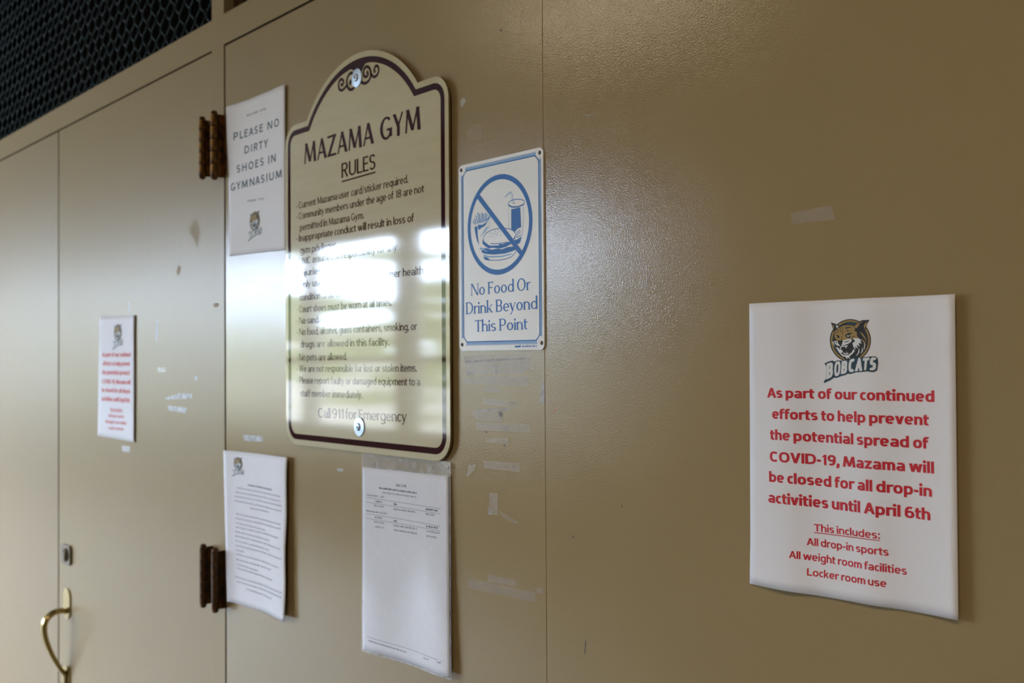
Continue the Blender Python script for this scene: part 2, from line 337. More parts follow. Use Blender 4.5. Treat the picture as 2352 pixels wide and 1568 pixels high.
        A(w/2, CAP+8-hy-ru, w/2-hx, ru, 26, 270); A(w/2, -8+hy+ru, w/2-hx, ru, 90, -154)
    elif ch == 'T': w = 560; V(w/2, 0, CAP, 'b'); H(CAP-hy, 0, w, 1, 'dD')
    elif ch == 'U': w = 620; V(hx, 230, CAP, 't'); V(w-hx, 230, CAP, 't'); A(w/2, 230, w/2-hx, 238-hy, 180, 360)
    elif ch == 'V': w = 620; D(w/2, 0, hx, CAP, False, 't'); D(w/2, 0, w-hx, CAP, True, 't')
    elif ch == 'W': w = 880; D(w*.28, 0, hx, CAP, False, 't'); D(w*.28, 0, w*.5, CAP, True); D(w*.72, 0, w*.5, CAP); D(w*.72, 0, w-hx, CAP, True, 't')
    elif ch == 'Y': w = 580; D(w/2, 300, hx, CAP, False, 't'); D(w/2, 300, w-hx, CAP, True, 't'); V(w/2, 0, 320, 'b')
    elif ch == 'Z': w = 540; H(CAP-hy, 0, w, 1, 'D'); H(hy, 0, w, 1, 'u'); D(hx*1.15, hy, w-hx*1.15, CAP-hy)
    elif ch == '1': w = 320; V(w-hx-20, 0, CAP, 'b'); D(hx, CAP-190, w-hx-20, CAP-40, True)
    elif ch == '2': w = 500; H(hy, 0, w); A(w/2, CAP-210, w/2-hx, 210-hy, 0, 165); D(hx*1.3, hy*1.5, w-hx*1.2, CAP-230)
    elif ch == '3': w = 500; ru = CAP/4+hy/2-hy; A(w/2, CAP-hy-ru, w/2-hx-8, ru, -80, 160); A(w/2, hy+ru, w/2-hx, ru, -160, 80)
    elif ch == '6': w = 530; ring(0, w, -8, 450); A(w/2+30, 300, w/2-hx+30, CAP-300-hy, 62, 180); V(hx, 200, 310)
    elif ch == '8': w = 520; ring(0, w, -8, 385); ring(20, w-20, 330, CAP+8)
    elif ch == '9': w = 530; ring(0, w, 250, CAP+8); A(w/2-30, 400, w/2-hx+30, 400-hy, -118, 0); V(w-hx, 390, 500)
    elif ch == '.': w = 2*dr; dot(dr, dr*.95, dr)
    elif ch == ',': w = 2*dr; dot(dr, dr*.9, dr); D(dr*.5, -130, dr*1.2, dr*.7, True)
    elif ch == ':': w = 2*dr; dot(dr, dr*.95, dr); dot(dr, X-dr, dr)
    elif ch == '*': w = 190; dot(60, 270, 62)
    elif ch == '-': w = 260; H(270, 0, w, 1.1)
    elif ch == '&': w = 600; ring(0, 460, -8, 400); ring(60, 400, 340, CAP+8); D(w-hx, 0, 200, 420)
    elif ch == '/': w = 330; D(hx, -60, w-hx, AS, True)
    elif ch == ' ': return None, st.space
    return P.p, w

def layout(text, st):
    out_ = []; x = 0; prev = ''
    for i, ch in enumerate(text):
        g, wd = glyph(ch, st)
        if g is None: x += wd-st.gap*.0; prev = ' '; continue
        if prev and prev != ' ': x += st.gap*(.55 if (prev in 'rftyvwkcAYTL' or ch in 'tfyvwAYTj') else 1)
        out_ += [(k, [(px+x, py) for px, py in poly]) for k, poly in enumerate(g)]
        x += wd; prev = ch
    return out_, x

class Print:
    """flat print that follows a surface: lift(x, z) is how far that surface stands off the wall"""
    def __init__(s, lift, sub=0): s.sub = sub; s.lift = lift; s.mb = MB(); s.rec = []
    def poly(s, pts, k=0, layer=0):
        pts = list(pts); s.rec.append((pts, k, layer))
        e = 0.00012+layer*0.00001
        if s.sub:
            st = [[Vector(pts[i]) for i in t] for t in tessellate_polygon([[Vector((x, z, 0)) for x, z in pts]])]
            while st:
                t = st.pop(); d = [(t[(i+1) % 3]-t[i]).length for i in range(3)]; i = d.index(max(d))
                if d[i] > s.sub:
                    a, b_, c = t[i], t[(i+1) % 3], t[(i+2) % 3]; m = (a+b_)/2; st += [[a, m, c], [m, b_, c]]
                else: s.mb.add([(q.x, -(s.lift(q.x, q.y)+e), q.y) for q in t], [(0, 1, 2)], k)
            return
        v = [(x, -(s.lift(x, z)+e), z) for x, z in pts]
        if len(v) == 4 or len(v) == 3: s.mb.add(v, [tuple(range(len(v)))], k)
        else: s.mb.add(v, [tuple(t) for t in tessellate_polygon([[Vector((x, z, 0)) for x, z in pts]])], k)
    def text(s, t, a, b, cap, st, k=0, shear=0.0):      # a, b: baseline ends (x, z); cap height in metres
        ps, wd = layout(t, st); ax = Vector(a); bx = Vector(b); d = bx-ax; L = d.length; d.normalize(); u = Vector((-d.y, d.x)); f = L/wd; g = cap/700
        for j, p in ps: s.poly([tuple(ax+d*((px+shear*py)*f)+u*(py*g)) for px, py in p], k, (j % 6)*.5)
    def bar(s, a, b, th, k=0, layer=0, n=8):
        ax = Vector(a); bx = Vector(b); d = (bx-ax).normalized(); u = Vector((-d.y, d.x))*th/2
        for i in range(n):
            p = ax.lerp(bx, i/n); q = ax.lerp(bx, (i+1)/n)
            s.poly([tuple(p-u), tuple(q-u), tuple(q+u), tuple(p+u)], k, layer)
    def line(s, pts, th, k=0, layer=0, closed=False):
        pts = [Vector(p) for p in pts]; n = len(pts); off = []
        for i, p in enumerate(pts):
            t = (pts[(i+1) % n]-pts[i-1]) if closed else (pts[min(i+1, n-1)]-pts[max(i-1, 0)])
            t.normalize(); off.append(Vector((-t.y, t.x))*th/2)
        for i in range(n if closed else n-1):
            j = (i+1) % n
            s.poly([tuple(pts[i]-off[i]), tuple(pts[j]-off[j]), tuple(pts[j]+off[j]), tuple(pts[i]+off[i])], k, layer)
    def ell(s, c, rx, rz, k=0, layer=0, n=36):
        s.poly([(c[0]+rx*math.cos(2*PI*i/n), c[1]+rz*math.sin(2*PI*i/n)) for i in range(n)], k, layer)
    def scribble(s, a, b, h, k=0, dens=1.0, rnd=random):      # print too small to read: word-shaped rows of strokes
        ax = Vector(a); bx = Vector(b); d = bx-ax; L = d.length; d.normalize(); u = Vector((-d.y, d.x)); x = 0
        while x < L-h*.5:
            wl = min(h*rnd.uniform(1.2, 4.6), L-x); e = x+wl
            while x < e-h*.3:
                g = rnd.choice((1, 1, 1, 1.45)); p = ax+d*x; q = d*(h*.24*dens)
                s.poly([tuple(p), tuple(p+q), tuple(p+q+u*h*.62*g), tuple(p+u*h*.62*g)], k)
                if rnd.random() < .6: p2 = p+u*(h*rnd.choice((0, .26, .5))); s.poly([tuple(p2), tuple(p2+d*h*.42), tuple(p2+d*h*.42+u*h*.16), tuple(p2+u*h*.16)], k, 1)
                x += h*.46
            x = e+h*.34
    def build(s, name, mats, parent): return s.mb.build(name, mats, parent, origin=tuple(parent_world(parent)))

def surf(lift):                 # photo pixel -> point of a lifted surface
    def f(px, py):
        y = 0.0
        for _ in range(4):
            p = W(px, py, y); y = -lift(*p)
        return W(px, py, y)
    return f

# ------------------------------------------------------------------ the setting
Z = EYE
X_MEET, X_M0, X_M1, X_SEAM = -2.813, -1.9125, -1.861, -0.9728
DT, BT = Z+0.588, Z+0.645       # top of the doors, top of the header
def slab(name, x0, x1, z0, z1, m, y0=0.0, y1=0.045, parent=None, bv=0.0015):
    b = MB(); b.box(x0, x1, y0, y1, z0, z1); o = b.build(name, m, parent, origin=None if parent else (x0, y0, z0))
    if bv: bevel(o, bv)
    return o
floor = struct(slab('floor', -16, 4.0, -0.1, 0.0, mat('vinyl_floor', (0.21, 0.19, 0.155), 0.5, vary=(2, (0.18, 0.16, 0.13), (1, 1, 1))), -4.0, 0.6, bv=0))
m_ceil = mat('ceiling_paint', (0.17, 0.17, 0.17), 0.8); m_wall = mat('lobby_wall', (0.20, 0.195, 0.185), 0.6)
ceiling = struct(slab('ceiling', -16, 4.0, 3.2, 3.3, m_ceil, -4.0, 0.6, bv=0))
struct(slab('wall_left', -16.1, -16, 0, 3.2, m_wall, -4.0, 0.6, bv=0))
struct(slab('wall_right', 4.0, 4.1, 0, 3.2, m_wall, -4.0, 0.6, bv=0))
# window wall of the lobby, behind the photographer
b = MB(); b.box(-16, 4.0, WY-0.15, WY, 0, WZ0); b.box(-16, 4.0, WY-0.15, WY, WZ1, 3.2)
xs = [4.0]+[v for p in WIN for v in (p[1], p[0])]+[-16]
for i in range(0, len(xs), 2): b.box(xs[i+1], xs[i], WY-0.15, WY, WZ0, WZ1)
struct(b.build('wall_back', m_wall, None, origin=(-3, WY, 0)))
m_alu = mat('window_bar', (0.30, 0.27, 0.22), 0.4)
for i, (a, c) in enumerate(WIN):
    b = MB(); t = 0.025
    b.box(a, c, WY-0.10, WY-0.06, WZ0, WZ0+t); b.box(a, c, WY-0.10, WY-0.06, WZ1-t, WZ1)
    b.box(a, a+t, WY-0.10, WY-0.06, WZ0, WZ1); b.box(c-t, c, WY-0.10, WY-0.06, WZ0, WZ1)
    b.box(a, c, WY-0.10, WY-0.06, 1.52, 1.56)
    struct(b.build('window_%d' % (i+3), m_alu, None, origin=(a, WY, WZ0)))

# doors and panels of the painted wall
d1 = struct(slab('door_1', -4.1, X_MEET-0.0034, 0.01, DT-0.0046, m_brush2, -0.0006, 0.044, bv=0.001))
d2 = struct(slab('door_2', X_MEET+0.0034, X_M0, 0.01, DT-0.0046, m_brush, 0.0, 0.045, bv=0))
d3 = struct(slab('door_3', X_M1+0.0070, X_SEAM-0.0002, 0.01, DT-0.0048, m_roll, -0.0003, 0.045, bv=0.0003))
d4 = struct(slab('door_4', X_SEAM+0.0002, 0.2, 0.01, DT-0.0048, m_roll, 0.0, 0.045, bv=0.0003))
d4b = struct(slab('wall_front', 0.203, 4.0, 0, 3.2, m_roll, 0.0, 0.1))
t1 = struct(slab('trim_1', X_M0, X_M1, 0, 3.2, m_brush, 0.0, 0.02, bv=0))
t2 = struct(slab('trim_2', -4.6, X_M0, DT, BT, m_brush, 0.0, 0.02, bv=0))
t3 = struct(slab('trim_3', X_M1, 0.2, DT, BT, m_brush, 0.0, 0.02, bv=0))
t4 = struct(slab('trim_4', -4.66, -4.6, 0, 3.2, m_frame, 0.0, 0.02, bv=0.001))
t5 = struct(slab('trim_5', -4.6, 0.2, 2.98, 3.2, m_frame, 0.0, 0.02, bv=0.001))
struct(slab('wall_far', -16, -4.66, 0, 3.2, m_roll, 0.0, 0.1))
# dark edges of the gaps and the unlit space above the doors
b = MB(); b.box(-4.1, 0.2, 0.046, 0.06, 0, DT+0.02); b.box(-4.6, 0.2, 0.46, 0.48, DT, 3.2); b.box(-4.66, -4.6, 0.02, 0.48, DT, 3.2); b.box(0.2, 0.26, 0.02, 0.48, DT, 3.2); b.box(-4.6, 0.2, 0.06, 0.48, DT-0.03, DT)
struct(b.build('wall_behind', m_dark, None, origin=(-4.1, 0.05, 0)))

b = MB(); b.box(X_MEET-0.0036, X_MEET+0.0036, 0.0012, 0.006, 0.01, DT); b.build('gap_shade_strip', m_gapshade, d2, origin=(X_MEET, 0, 0.01))  # added filler strips: the gaps' shade is put into their dark colour
b = MB(); b.box(-4.1, X_M0, 0.0012, 0.006, DT-0.0048, DT+0.0001); b.build('gap_shade_strip', m_gapshade, t2, origin=(-4.1, 0, DT))
b = MB(); b.box(X_M1-0.0001, X_M1+0.0072, 0.0012, 0.006, 0.01, DT); b.build('gap_shade_strip', m_gapshade, d3, origin=(X_M1, 0, 0.01))
b = MB(); b.box(X_M1, 0.2, 0.0012, 0.006, DT-0.0050, DT+0.0001); b.build('gap_shade_strip', m_gapshade, t3, origin=(X_M1, 0, DT))
# transoms: stained jambs with a wire screen set in the opening
def transom(name, x0, x1, z0, z1):
    root = bpy.data.objects.new(name, None); C.objects.link(root); root.location = (x0, 0.02, z0); struct(root); root['kind'] = 'structure'
    b = MB(); b.box(x0, x0+0.001, 0.0015, 0.022, z0, z1)
    for nm, bx_ in (('jamb', (x0, x0+0.0015, 0.0212, 0.040, z0, z1)), ('jamb', (x1-0.006, x1, 0.0212, 0.040, z0, z1)), ('stop', (x0+0.0015, x0+0.010, 0.031, 0.036, z0, z1)), ('sill', (x0+0.002, x1-0.006, 0.0212, 0.046, z0-0.02, z0-0.001))):
        q = MB(); q.box(*bx_); q.build(nm, m_wood if nm != 'stop' else m_gapedge, root, origin=(bx_[0], bx_[2], bx_[4]))
    # woven wires, two families of parallel diagonals clipped to the opening
    PX, PZ, Y = 0.0505, 0.0548, 0.040; zc = Z+0.7195; xc = -2.1287; wb = MB()
    k0 = int((x0-xc)/(PX/2))-1; k1 = int((x1-xc)/(PX/2))+2; zt = min(z1, z0+0.62) if x0 > -2 else min(z1, z0+0.95)
    for k in range(k0, k1):
        s_ = 1 if k % 2 == 0 else -1; cx = xc+PX/2*(k+.5)
        if cx < x0+PX/4 or cx > x1-PX/4: continue
        m = int((zt-z0)/(PZ/8)); pts = []
        for i in range(m+1):
            z = z0+(zt-z0)*i/m; c = math.cos(2*PI*(z-zc)/PZ); c = math.copysign(abs(c)**0.8, c)
            pts.append((cx+s_*PX/4*c, Y+0.0010*s_, z))
        wb.tube(pts, 0.0016, n=5)
    o = wb.build('wire_screen', m_wire, root, smooth=True, origin=(x0, Y, z0)); o['kind'] = 'stuff'
    return root
transom('window_1', -4.6, X_M0, BT, 2.98)
transom('window_2', X_M1, 0.2, BT, 2.98)

# hinges: each a part of its door, with barrel, knuckle joints and leaves
def hinge(door, xj, px, y0p, y1p, mm, leafx, yb=-0.0195, r=0.0068):
    z1 = WX(px, y0p, xj)[1]; z0 = WX(px, y1p, xj)[1]; n = 5; H_ = z1-z0
    b = MB(); lf = 0.0014
    b.box(xj-lf, xj+lf, yb, 0.001, z0+0.006, z1-0.006)
    root = b.build('hinge', mm, door, origin=(xj, 0, z0))
    for i in range(n):
        a = z0+0.006+(H_-0.012)*i/n; c = z0+0.006+(H_-0.012)*(i+1)/n
        k = MB(); k.lathe((xj, yb, a), (0, 0, 1), [(r*.93, 0.0004), (r, 0.0012), (r, c-a-0.0012), (r*.93, c-a-0.0004)], 14)
        k.build('knuckle', mm, root, smooth=False, origin=(xj, yb, a))
    for zz, s_ in ((z0+0.006, -1), (z1-0.006, 1)):
        k = MB(); k.lathe((xj, yb, zz), (0, 0, s_), [(r*.8, 0), (r*.95, 0.002), (r*.7, 0.005), (0.001, 0.0065)], 12)
        k.build('pin_tip', mm, root, smooth=True, origin=(xj, yb, zz))
    if leafx:
        k = MB(); x0, x1 = sorted((xj, xj+leafx)); k.box(x0, x1, -0.0032, 0.0002, z0+0.008, z1-0.008)
        lo = k.build('leaf', mm, root, origin=(x0, 0, z0)); bevel(lo, 0.0008)
    return root
hinge(d2, X_M0+0.0002, 464.5, 267.6, 411.7, m_oldbrass, -0.004)
hinge(d3, X_M1+0.0002, 494, 254, 413, m_oldbrass, 0.011)
hinge(d2, X_M0+0.0002, 464.5, 1248.8, 1395.5, m_bronze, -0.004)
hinge(d3, X_M1+0.0002, 494, 1258.5, 1407, m_bronze, 0.008)

# deadbolt and pull of door_2
def rrect(x0, x1, z0, z1, r, n=5):
    o = []
    for cx, cz, a in ((x1-r, z1-r, 0), (x0+r, z1-r, 90), (x0+r, z0+r, 180), (x1-r, z0+r, 270)):
        for i in range(n+1):
            t = math.radians(a+90*i/n); o.append((cx+r*math.cos(t), cz+r*math.sin(t)))
    return o
xa, za = W(145.5, 1246); xb, zb = W(165.5, 1300)
b = MB(); b.prism(rrect(xa, xb, zb, za, 0.012), -0.006, 0.0); lk = b.build('deadbolt', m_plate, d2, origin=(xa, 0, zb)); bevel(lk, 0.003, 3)
b = MB(); cx_, cz_ = (xa+xb)/2+.003, (za+zb)/2; b.lathe((cx_, -0.005, cz_), (0, -1, 0), [(0.017, 0), (0.0165, 0.005), (0.0125, 0.008), (0.0125, 0.009)], 20); cyl = b.build('lock_cylinder', m_plate, lk, origin=(cx_, 0, cz_))
b = MB(); b.box(cx_-0.0012, cx_+0.0012, -0.0145, -0.0138, cz_-0.005, cz_+0.005)
b.box(cx_-0.004, cx_+0.004, -0.0145, -0.0138, cz_-0.0010, cz_+0.0010)
XP = (W(145.5, 1375)[0]+W(164.5, 1375)[0])/2+.002
ztop = W(155, 1350)[1]; zmid = W(155, 1400)[1]; zbt = W(154, 1538)[1]
b = MB(); b.prism(rrect(XP-0.024, XP+0.024, zmid-0.02, ztop, 0.0225, 8), -0.004, 0.0)
pull = b.build('door_pull', m_brass, d2, origin=(XP, 0, ztop)); bevel(pull, 0.0015, 2)
b = MB(); b.prism(rrect(XP-0.022, XP+0.022, zbt-0.13, zbt+0.012, 0.018, 6), -0.004, 0.0); bp_ = b.build('pull_plate', m_brass, pull, origin=(XP, 0, zbt)); bevel(bp_, 0.0015, 2)
path = [(163, 1405), (150, 1402), (136, 1402.5), (122, 1407), (109, 1418), (102, 1432), (101, 1448), (104, 1466), (111, 1486), (121, 1507), (133, 1527), (143, 1541), (150, 1549), (154, 1562), (155, 1580)]
pts = []
for px, py in path:
    y, z = WX(px, py, XP); pts.append((XP, min(y, -0.006), z))
pts[0] = (XP, -0.003, pts[0][2]); pts += [(XP, -0.010, pts[-1][2]-0.05)]
def smooth_path(pts, k=4):
    o = []; P_ = [Vector(p) for p in pts]
    for i in range(len(P_)-1):
        p0, p1, p2, p3 = P_[max(i-1, 0)], P_[i], P_[i+1], P_[min(i+2, len(P_)-1)]
        for j in range(k):
            t = j/k; o.append(0.5*((2*p1)+(p2-p0)*t+(2*p0-5*p1+4*p2-p3)*t*t+(3*p1-p0-3*p2+p3)*t**3))
    return o+[P_[-1]]
sp = smooth_path(pts); b = MB(); b.tube(sp, [0.0062+0.0012*math.sin(PI*min(1, i/(len(sp)*.6))) for i in range(len(sp))], 12, flat=1.7)
b.build('grip', m_brass, pull, smooth=True, origin=tuple(pts[0]))

# ------------------------------------------------------------------ traces left on the doors (they move with the door)
def flat(name, parent, quads, m, th=0.00012, base=0.0, label=None):
    b = MB(); base += 0.00032 if parent == d3 else 0.0
    for q in quads:
        b.prism([W(*p) for p in q], -(base+th), -(base-0.0004))
    c = W(*quads[0][0]); o = b.build(name, m, parent, origin=(c[0], 0, c[1]))
    if label: o['label'] = label
    return o
def zq(pts, ox, oy, s): return [(ox+x/s, oy+y/s) for x, y in pts]
T = 2.6125
for i, q in enumerate([[(70, 45), (465, 32), (470, 80), (70, 90)], [(75, 90), (488, 80), (486, 125), (435, 128), (435, 155), (80, 160)], [(70, 172), (188, 170), (188, 215), (72, 217)],
          [(192, 166), (452, 168), (452, 228), (192, 222)], [(178, 230), (285, 235), (285, 262), (178, 260)], [(185, 300), (385, 318), (385, 357), (185, 335)],
          [(120, 375), (240, 372), (300, 380), (305, 440), (150, 432), (118, 400)], [(140, 443), (462, 455), (462, 502), (142, 492)], [(200, 545), (335, 537), (337, 575), (202, 562)],
          [(185, 672), (402, 688), (402, 740), (185, 718)], [(220, 865), (270, 870), (272, 1000), (218, 995)], [(280, 975), (395, 1045), (370, 1048), (300, 1010)],
          [(95, 1380), (500, 1465), (495, 1522), (95, 1435)], [(210, 1355), (385, 1390), (385, 1425), (212, 1400)], [(492, 1438), (545, 1440), (545, 1465), (500, 1467)],
          [(95, 700), (140, 695), (135, 720), (95, 770), (85, 765)]]):
    flat('tape_remnant', d3, [zq(q, 1040, 800, T)], m_tape, 0.0001+0.00002*(i % 3))
for q in ([(532, 210), (551, 200), (553, 335), (527, 320)], [(145, 366), (345, 357), (345, 370), (145, 378)], [(75, 72), (465, 55), (465, 62), (75, 88)], [(255, 100), (270, 98), (270, 150), (256, 150)],
          [(82, 140), (125, 140), (130, 160), (84, 158)], [(215, 950), (232, 975), (230, 997), (216, 996)]):
    flat('tape_remnant', d3, [zq(q, 1040, 800, T)], m_tapew, 0.00022)
flat('tape_remnant', d3, [[(558, 998), (604, 1001), (604, 1014), (562, 1012)]], m_tapew, label='whitish scrap of tape above the curled letter')
flat('tape_remnant', d3, [[(775, 1075), (788, 1076), (787, 1083), (776, 1081)]], m_tapew)
flat('glue_trace', d3, [[(1072, 301), (1088, 286), (1109, 286), (1108, 320), (1072, 320)]], m_tan, label='dull tan square where tape was pulled off')
flat('glue_trace', d3, [[(1090, 335), (1150, 318), (1152, 321), (1092, 340)]], m_tan, 0.0001)
flat('glue_trace', d3, [[(1057, 232), (1064, 224), (1071, 230), (1066, 240), (1060, 247)]], m_scuff, 0.0001)
flat('tape_remnant', d4, [[(1815, 490), (1838, 485), (1910, 472), (1917, 504), (1880, 508), (1822, 514)]], m_tape, 0.00012, label='frosted strip of old tape stuck above the red notice')
for q in ([(379, 914), (411, 903), (442, 904), (440, 915), (380, 917)], [(385, 931), (429, 936), (427, 949), (388, 942)], [(358, 733), (364, 733), (363, 785), (358, 785)],
          [(280, 1023), (298, 1025), (298, 1038), (281, 1036)], [(294, 690), (299, 697), (298, 717), (295, 716)], [(447, 867), (452, 862), (452, 872), (448, 873)], [(362, 845), (380, 843), (381, 853), (364, 855)]):
    flat('tape_remnant', d2, [q], m_tapew if q[0][0] not in (362,) else m_tape)
flat('glue_trace', d2, [[(447, 500), (453, 505), (461, 530), (453, 568), (446, 548), (434, 535)]], m_tan, 0.0001, label='dull diamond patch below the upper hinge')
flat('glue_trace', d2, [[(408, 610), (417, 612), (412, 631), (405, 628)]], m_tan, 0.0001)
flat('glue_trace', d2, [[(490, 696), (503, 695), (503, 704), (493, 706)]], m_tan, 0.0001)
for q in ([(1146, 946), (1152, 944), (1156, 950), (1153, 957), (1147, 955)], [(1158, 1018), (1163, 1020), (1162, 1025), (1158, 1023)], [(1115, 989), (1120, 991), (1119, 994), (1115, 993)], [(1150, 66), (1154, 68), (1152, 73), (1149, 72)]):
    flat('stain', d3, [q], m_stain, 0.00028)
for q in ([(1344, 1470), (1347, 1472), (1345, 1500), (1342, 1502)], [(1428, 1158), (1430, 1158), (1429, 1166), (1427, 1165)], [(1316, 1230), (1319, 1229), (1318, 1236), (1315, 1235)]):
    flat('stain', d4, [q], m_stain, 0.0001)
flat('scratch', d4, [[(1270, 946), (1278, 937), (1279, 939), (1272, 948)]], m_redmark, 0.0001, label='short red scratch beside the panel joint')
for q in ([(1471, 660), (1498, 620), (1505, 622), (1478, 664)], [(1345, 262), (1365, 262), (1364, 267), (1345, 268)], [(1485, 63), (1510, 63), (1510, 65), (1485, 65)], [(1250, 96), (1257, 92), (1258, 98), (1252, 100)]):
    flat('scratch', d4, [q], m_tape, 0.0001)

# ------------------------------------------------------------------ paper pages
class Page:
    def __init__(s, corners, lift, name, label, th=0.00012, group=None, cat='notice'):
        s.lift = lift; s.at = surf(lift); s.c = [Vector(s.at(*p)) for p in corners]   # TL TR BR BL
        s.root = thing(name, label, cat, (s.c[3].x, 0, s.c[3].y), group)
        n, m = 28, 30; b = MB(); vs = []; fs = []
        for j in range(m+1):
            for i in range(n+1):
                p = s.uv(i/n, j/m)
                vs.append((p.x, -lift(p.x, p.y), p.y))
        for j in range(m):
            for i in range(n):
                a = j*(n+1)+i; fs.append((a, a+n+1, a+n+2, a+1))
        b.add(vs, fs); s.sheet = b.build('sheet', m_paper, s.root, smooth=True, origin=(s.c[3].x, 0, s.c[3].y))
        so = s.sheet.modifiers.new('thickness', 'SOLIDIFY'); so.thickness = th; so.offset = -1
    def uv(s, u, v):              # u rightwards, v downwards
        return s.c[0].lerp(s.c[1], u).lerp(s.c[3].lerp(s.c[2], u), v)
    def inv(s, p):
        e1 = s.c[1]-s.c[0]; e2 = s.c[3]-s.c[0]; d = Vector(p)-s.c[0]; det = e1.x*e2.y-e1.y*e2.x
        return ((d.x*e2.y-d.y*e2.x)/det, (e1.x*d.y-e1.y*d.x)/det)
def norm_lift(corners, fn):       # lift written in page fractions (0..1 right, 0..1 down)
    a, b_, c_, d_ = [Vector(W(*p)) for p in corners]; e1 = b_-a; e2 = d_-a; det = e1.x*e2.y-e1.y*e2.x
    def f(x, z):
        dx, dz = x-a.x, z-a.y
        return max(0.0003, fn((dx*e2.y-dz*e2.x)/det, (e1.x*dz-e1.y*dx)/det))
    return f
sstep = lambda a, b, x: (lambda t: t*t*(3-2*t))(max(0, min(1, (x-a)/(b-a))))

# --- the wildcat emblem, drawn once in a 1568-unit square
def emblem(pr, f, detail=True):
    E = lambda pts: [f(x, y) for x, y in pts]
    def circ(r1, r2, k, ly): pr.poly([f(731+r1*math.cos(2*PI*i/48), 640+r2*math.sin(2*PI*i/48)) for i in range(48)], k, ly)
    circ(370, 385, 1, 0); circ(350, 366, 2, 1); circ(322, 338, 1, 2); circ(310, 326, 0, 3)
    # head silhouette with ears
    pr.poly(E([(382, 312), (500, 352), (545, 385), (600, 352), (700, 345), (800, 365), (870, 310), (940, 275), (1080, 268), (1030, 340), (1010, 430), (985, 470), (1035, 600), (1045, 690), (1000, 800), (960, 880), (900, 935), (840, 930), (760, 960), (720, 985), (660, 1000), (610, 960), (560, 905), (520, 850), (470, 770), (430, 720), (410, 660), (440, 610), (435, 520), (430, 450), (405, 390)]), 1, 4)
    pr.poly(E([(412, 350), (440, 380), (428, 440)]), 2, 5); pr.poly(E([(470, 360), (518, 385), (492, 428)]), 3, 5)
    pr.poly(E([(800, 385), (880, 320), (985, 292), (900, 330), (868, 395), (830, 425)]), 2, 5)
    pr.poly(E([(975, 360), (1030, 295), (1010, 390), (985, 440)]), 2, 5); pr.poly(E([(960, 300), (1000, 290), (975, 330), (930, 400), (880, 430), (910, 350)]), 1, 6)
    pr.poly(E([(515, 420), (600, 375), (700, 365), (790, 380), (815, 430), (800, 470), (850, 480), (850, 560), (880, 590), (760, 600), (690, 620), (600, 650), (585, 655), (515, 650), (465, 615), (445, 560), (450, 480)]), 2, 5)
    # brow, eyes, nose bridge
    for q in ([(640, 540), (700, 500), (790, 505), (720, 530), (740, 590), (690, 600), (650, 580)], [(460, 530), (510, 545), (540, 560), (530, 600), (480, 590), (500, 570)],
              [(500, 440), (512, 430), (520, 500), (508, 500)], [(545, 415), (556, 412), (560, 500), (550, 500)], [(590, 400), (602, 398), (596, 520), (585, 560)],
              [(640, 400), (720, 395), (780, 420), (690, 415), (655, 440), (640, 500), (650, 430)], [(680, 450), (750, 470), (700, 468), (660, 490)], [(830, 470), (900, 480), (960, 560), (900, 520), (850, 500)],
              [(570, 560), (580, 560), (585, 650), (575, 650)], [(470, 490), (500, 500), (480, 520)], [(760, 560), (840, 570), (770, 580)]):
        pr.poly(E(q), 1, 6)
    pr.poly(E([(668, 548), (712, 545), (706, 570), (680, 574)]), 3, 7); pr.poly(E([(684, 548), (700, 548), (698, 568), (688, 568)]), 1, 8)
    for q in ([(880, 470), (960, 520), (1010, 600), (1030, 690), (1000, 620), (940, 540)], [(930, 600), (990, 660), (1010, 740), (970, 680)]): pr.poly(E(q), 2, 6)
    # muzzle and cheek fur
    pr.poly(E([(440, 650), (500, 650), (510, 690), (550, 740), (500, 735), (455, 700)]), 3, 6); pr.poly(E([(462, 668), (495, 668), (492, 688), (470, 685)]), 1, 7)
    pr.poly(E([(600, 640), (690, 615), (755, 612), (750, 660), (690, 700), (620, 725), (570, 730), (590, 680)]), 3, 6); pr.poly(E([(620, 665), (740, 635), (690, 665), (630, 680)]), 1, 7)
    pr.poly(E([(770, 600), (880, 598), (950, 650), (905, 640), (935, 700), (880, 680), (900, 760), (850, 710), (860, 790), (815, 740), (830, 810), (790, 760), (770, 690), (820, 650)]), 3, 6)
    pr.poly(E([(410, 660), (430, 660), (435, 710), (470, 770), (500, 760), (530, 790), (580, 810), (600, 850), (560, 870), (620, 905), (700, 900), (760, 850), (790, 790), (810, 830), (760, 890), (715, 925), (720, 975), (690, 940), (670, 975), (640, 930), (600, 930), (560, 890), (525, 850), (490, 790), (455, 750), (420, 710)]), 3, 6)
    pr.poly(E([(540, 755), (640, 765), (660, 745), (740, 720), (765, 770), (745, 840), (700, 890), (620, 895), (585, 870), (600, 820)]), 1, 7)
    pr.poly(E([(600, 845), (640, 875), (700, 862), (690, 885), (620, 890)]), 3, 8)
    for q in ([(545, 750), (575, 765), (555, 800)], [(640, 750), (665, 745), (655, 790)], [(655, 845), (668, 845), (662, 870)], [(560, 740), (690, 728), (680, 745), (565, 757)]): pr.poly(E(q), 3, 8)
    for q in ([(880, 800), (890, 770), (895, 850), (860, 900), (830, 920), (870, 860)], [(940, 790), (950, 760), (955, 840), (910, 890), (935, 840)], [(985, 700), (1000, 680), (990, 780), (970, 820)]): pr.poly(E(q), 3, 6)
    for q in ([(510, 640), (595, 640), (570, 700), (545, 700)],): pr.poly(E(q), 1, 8)
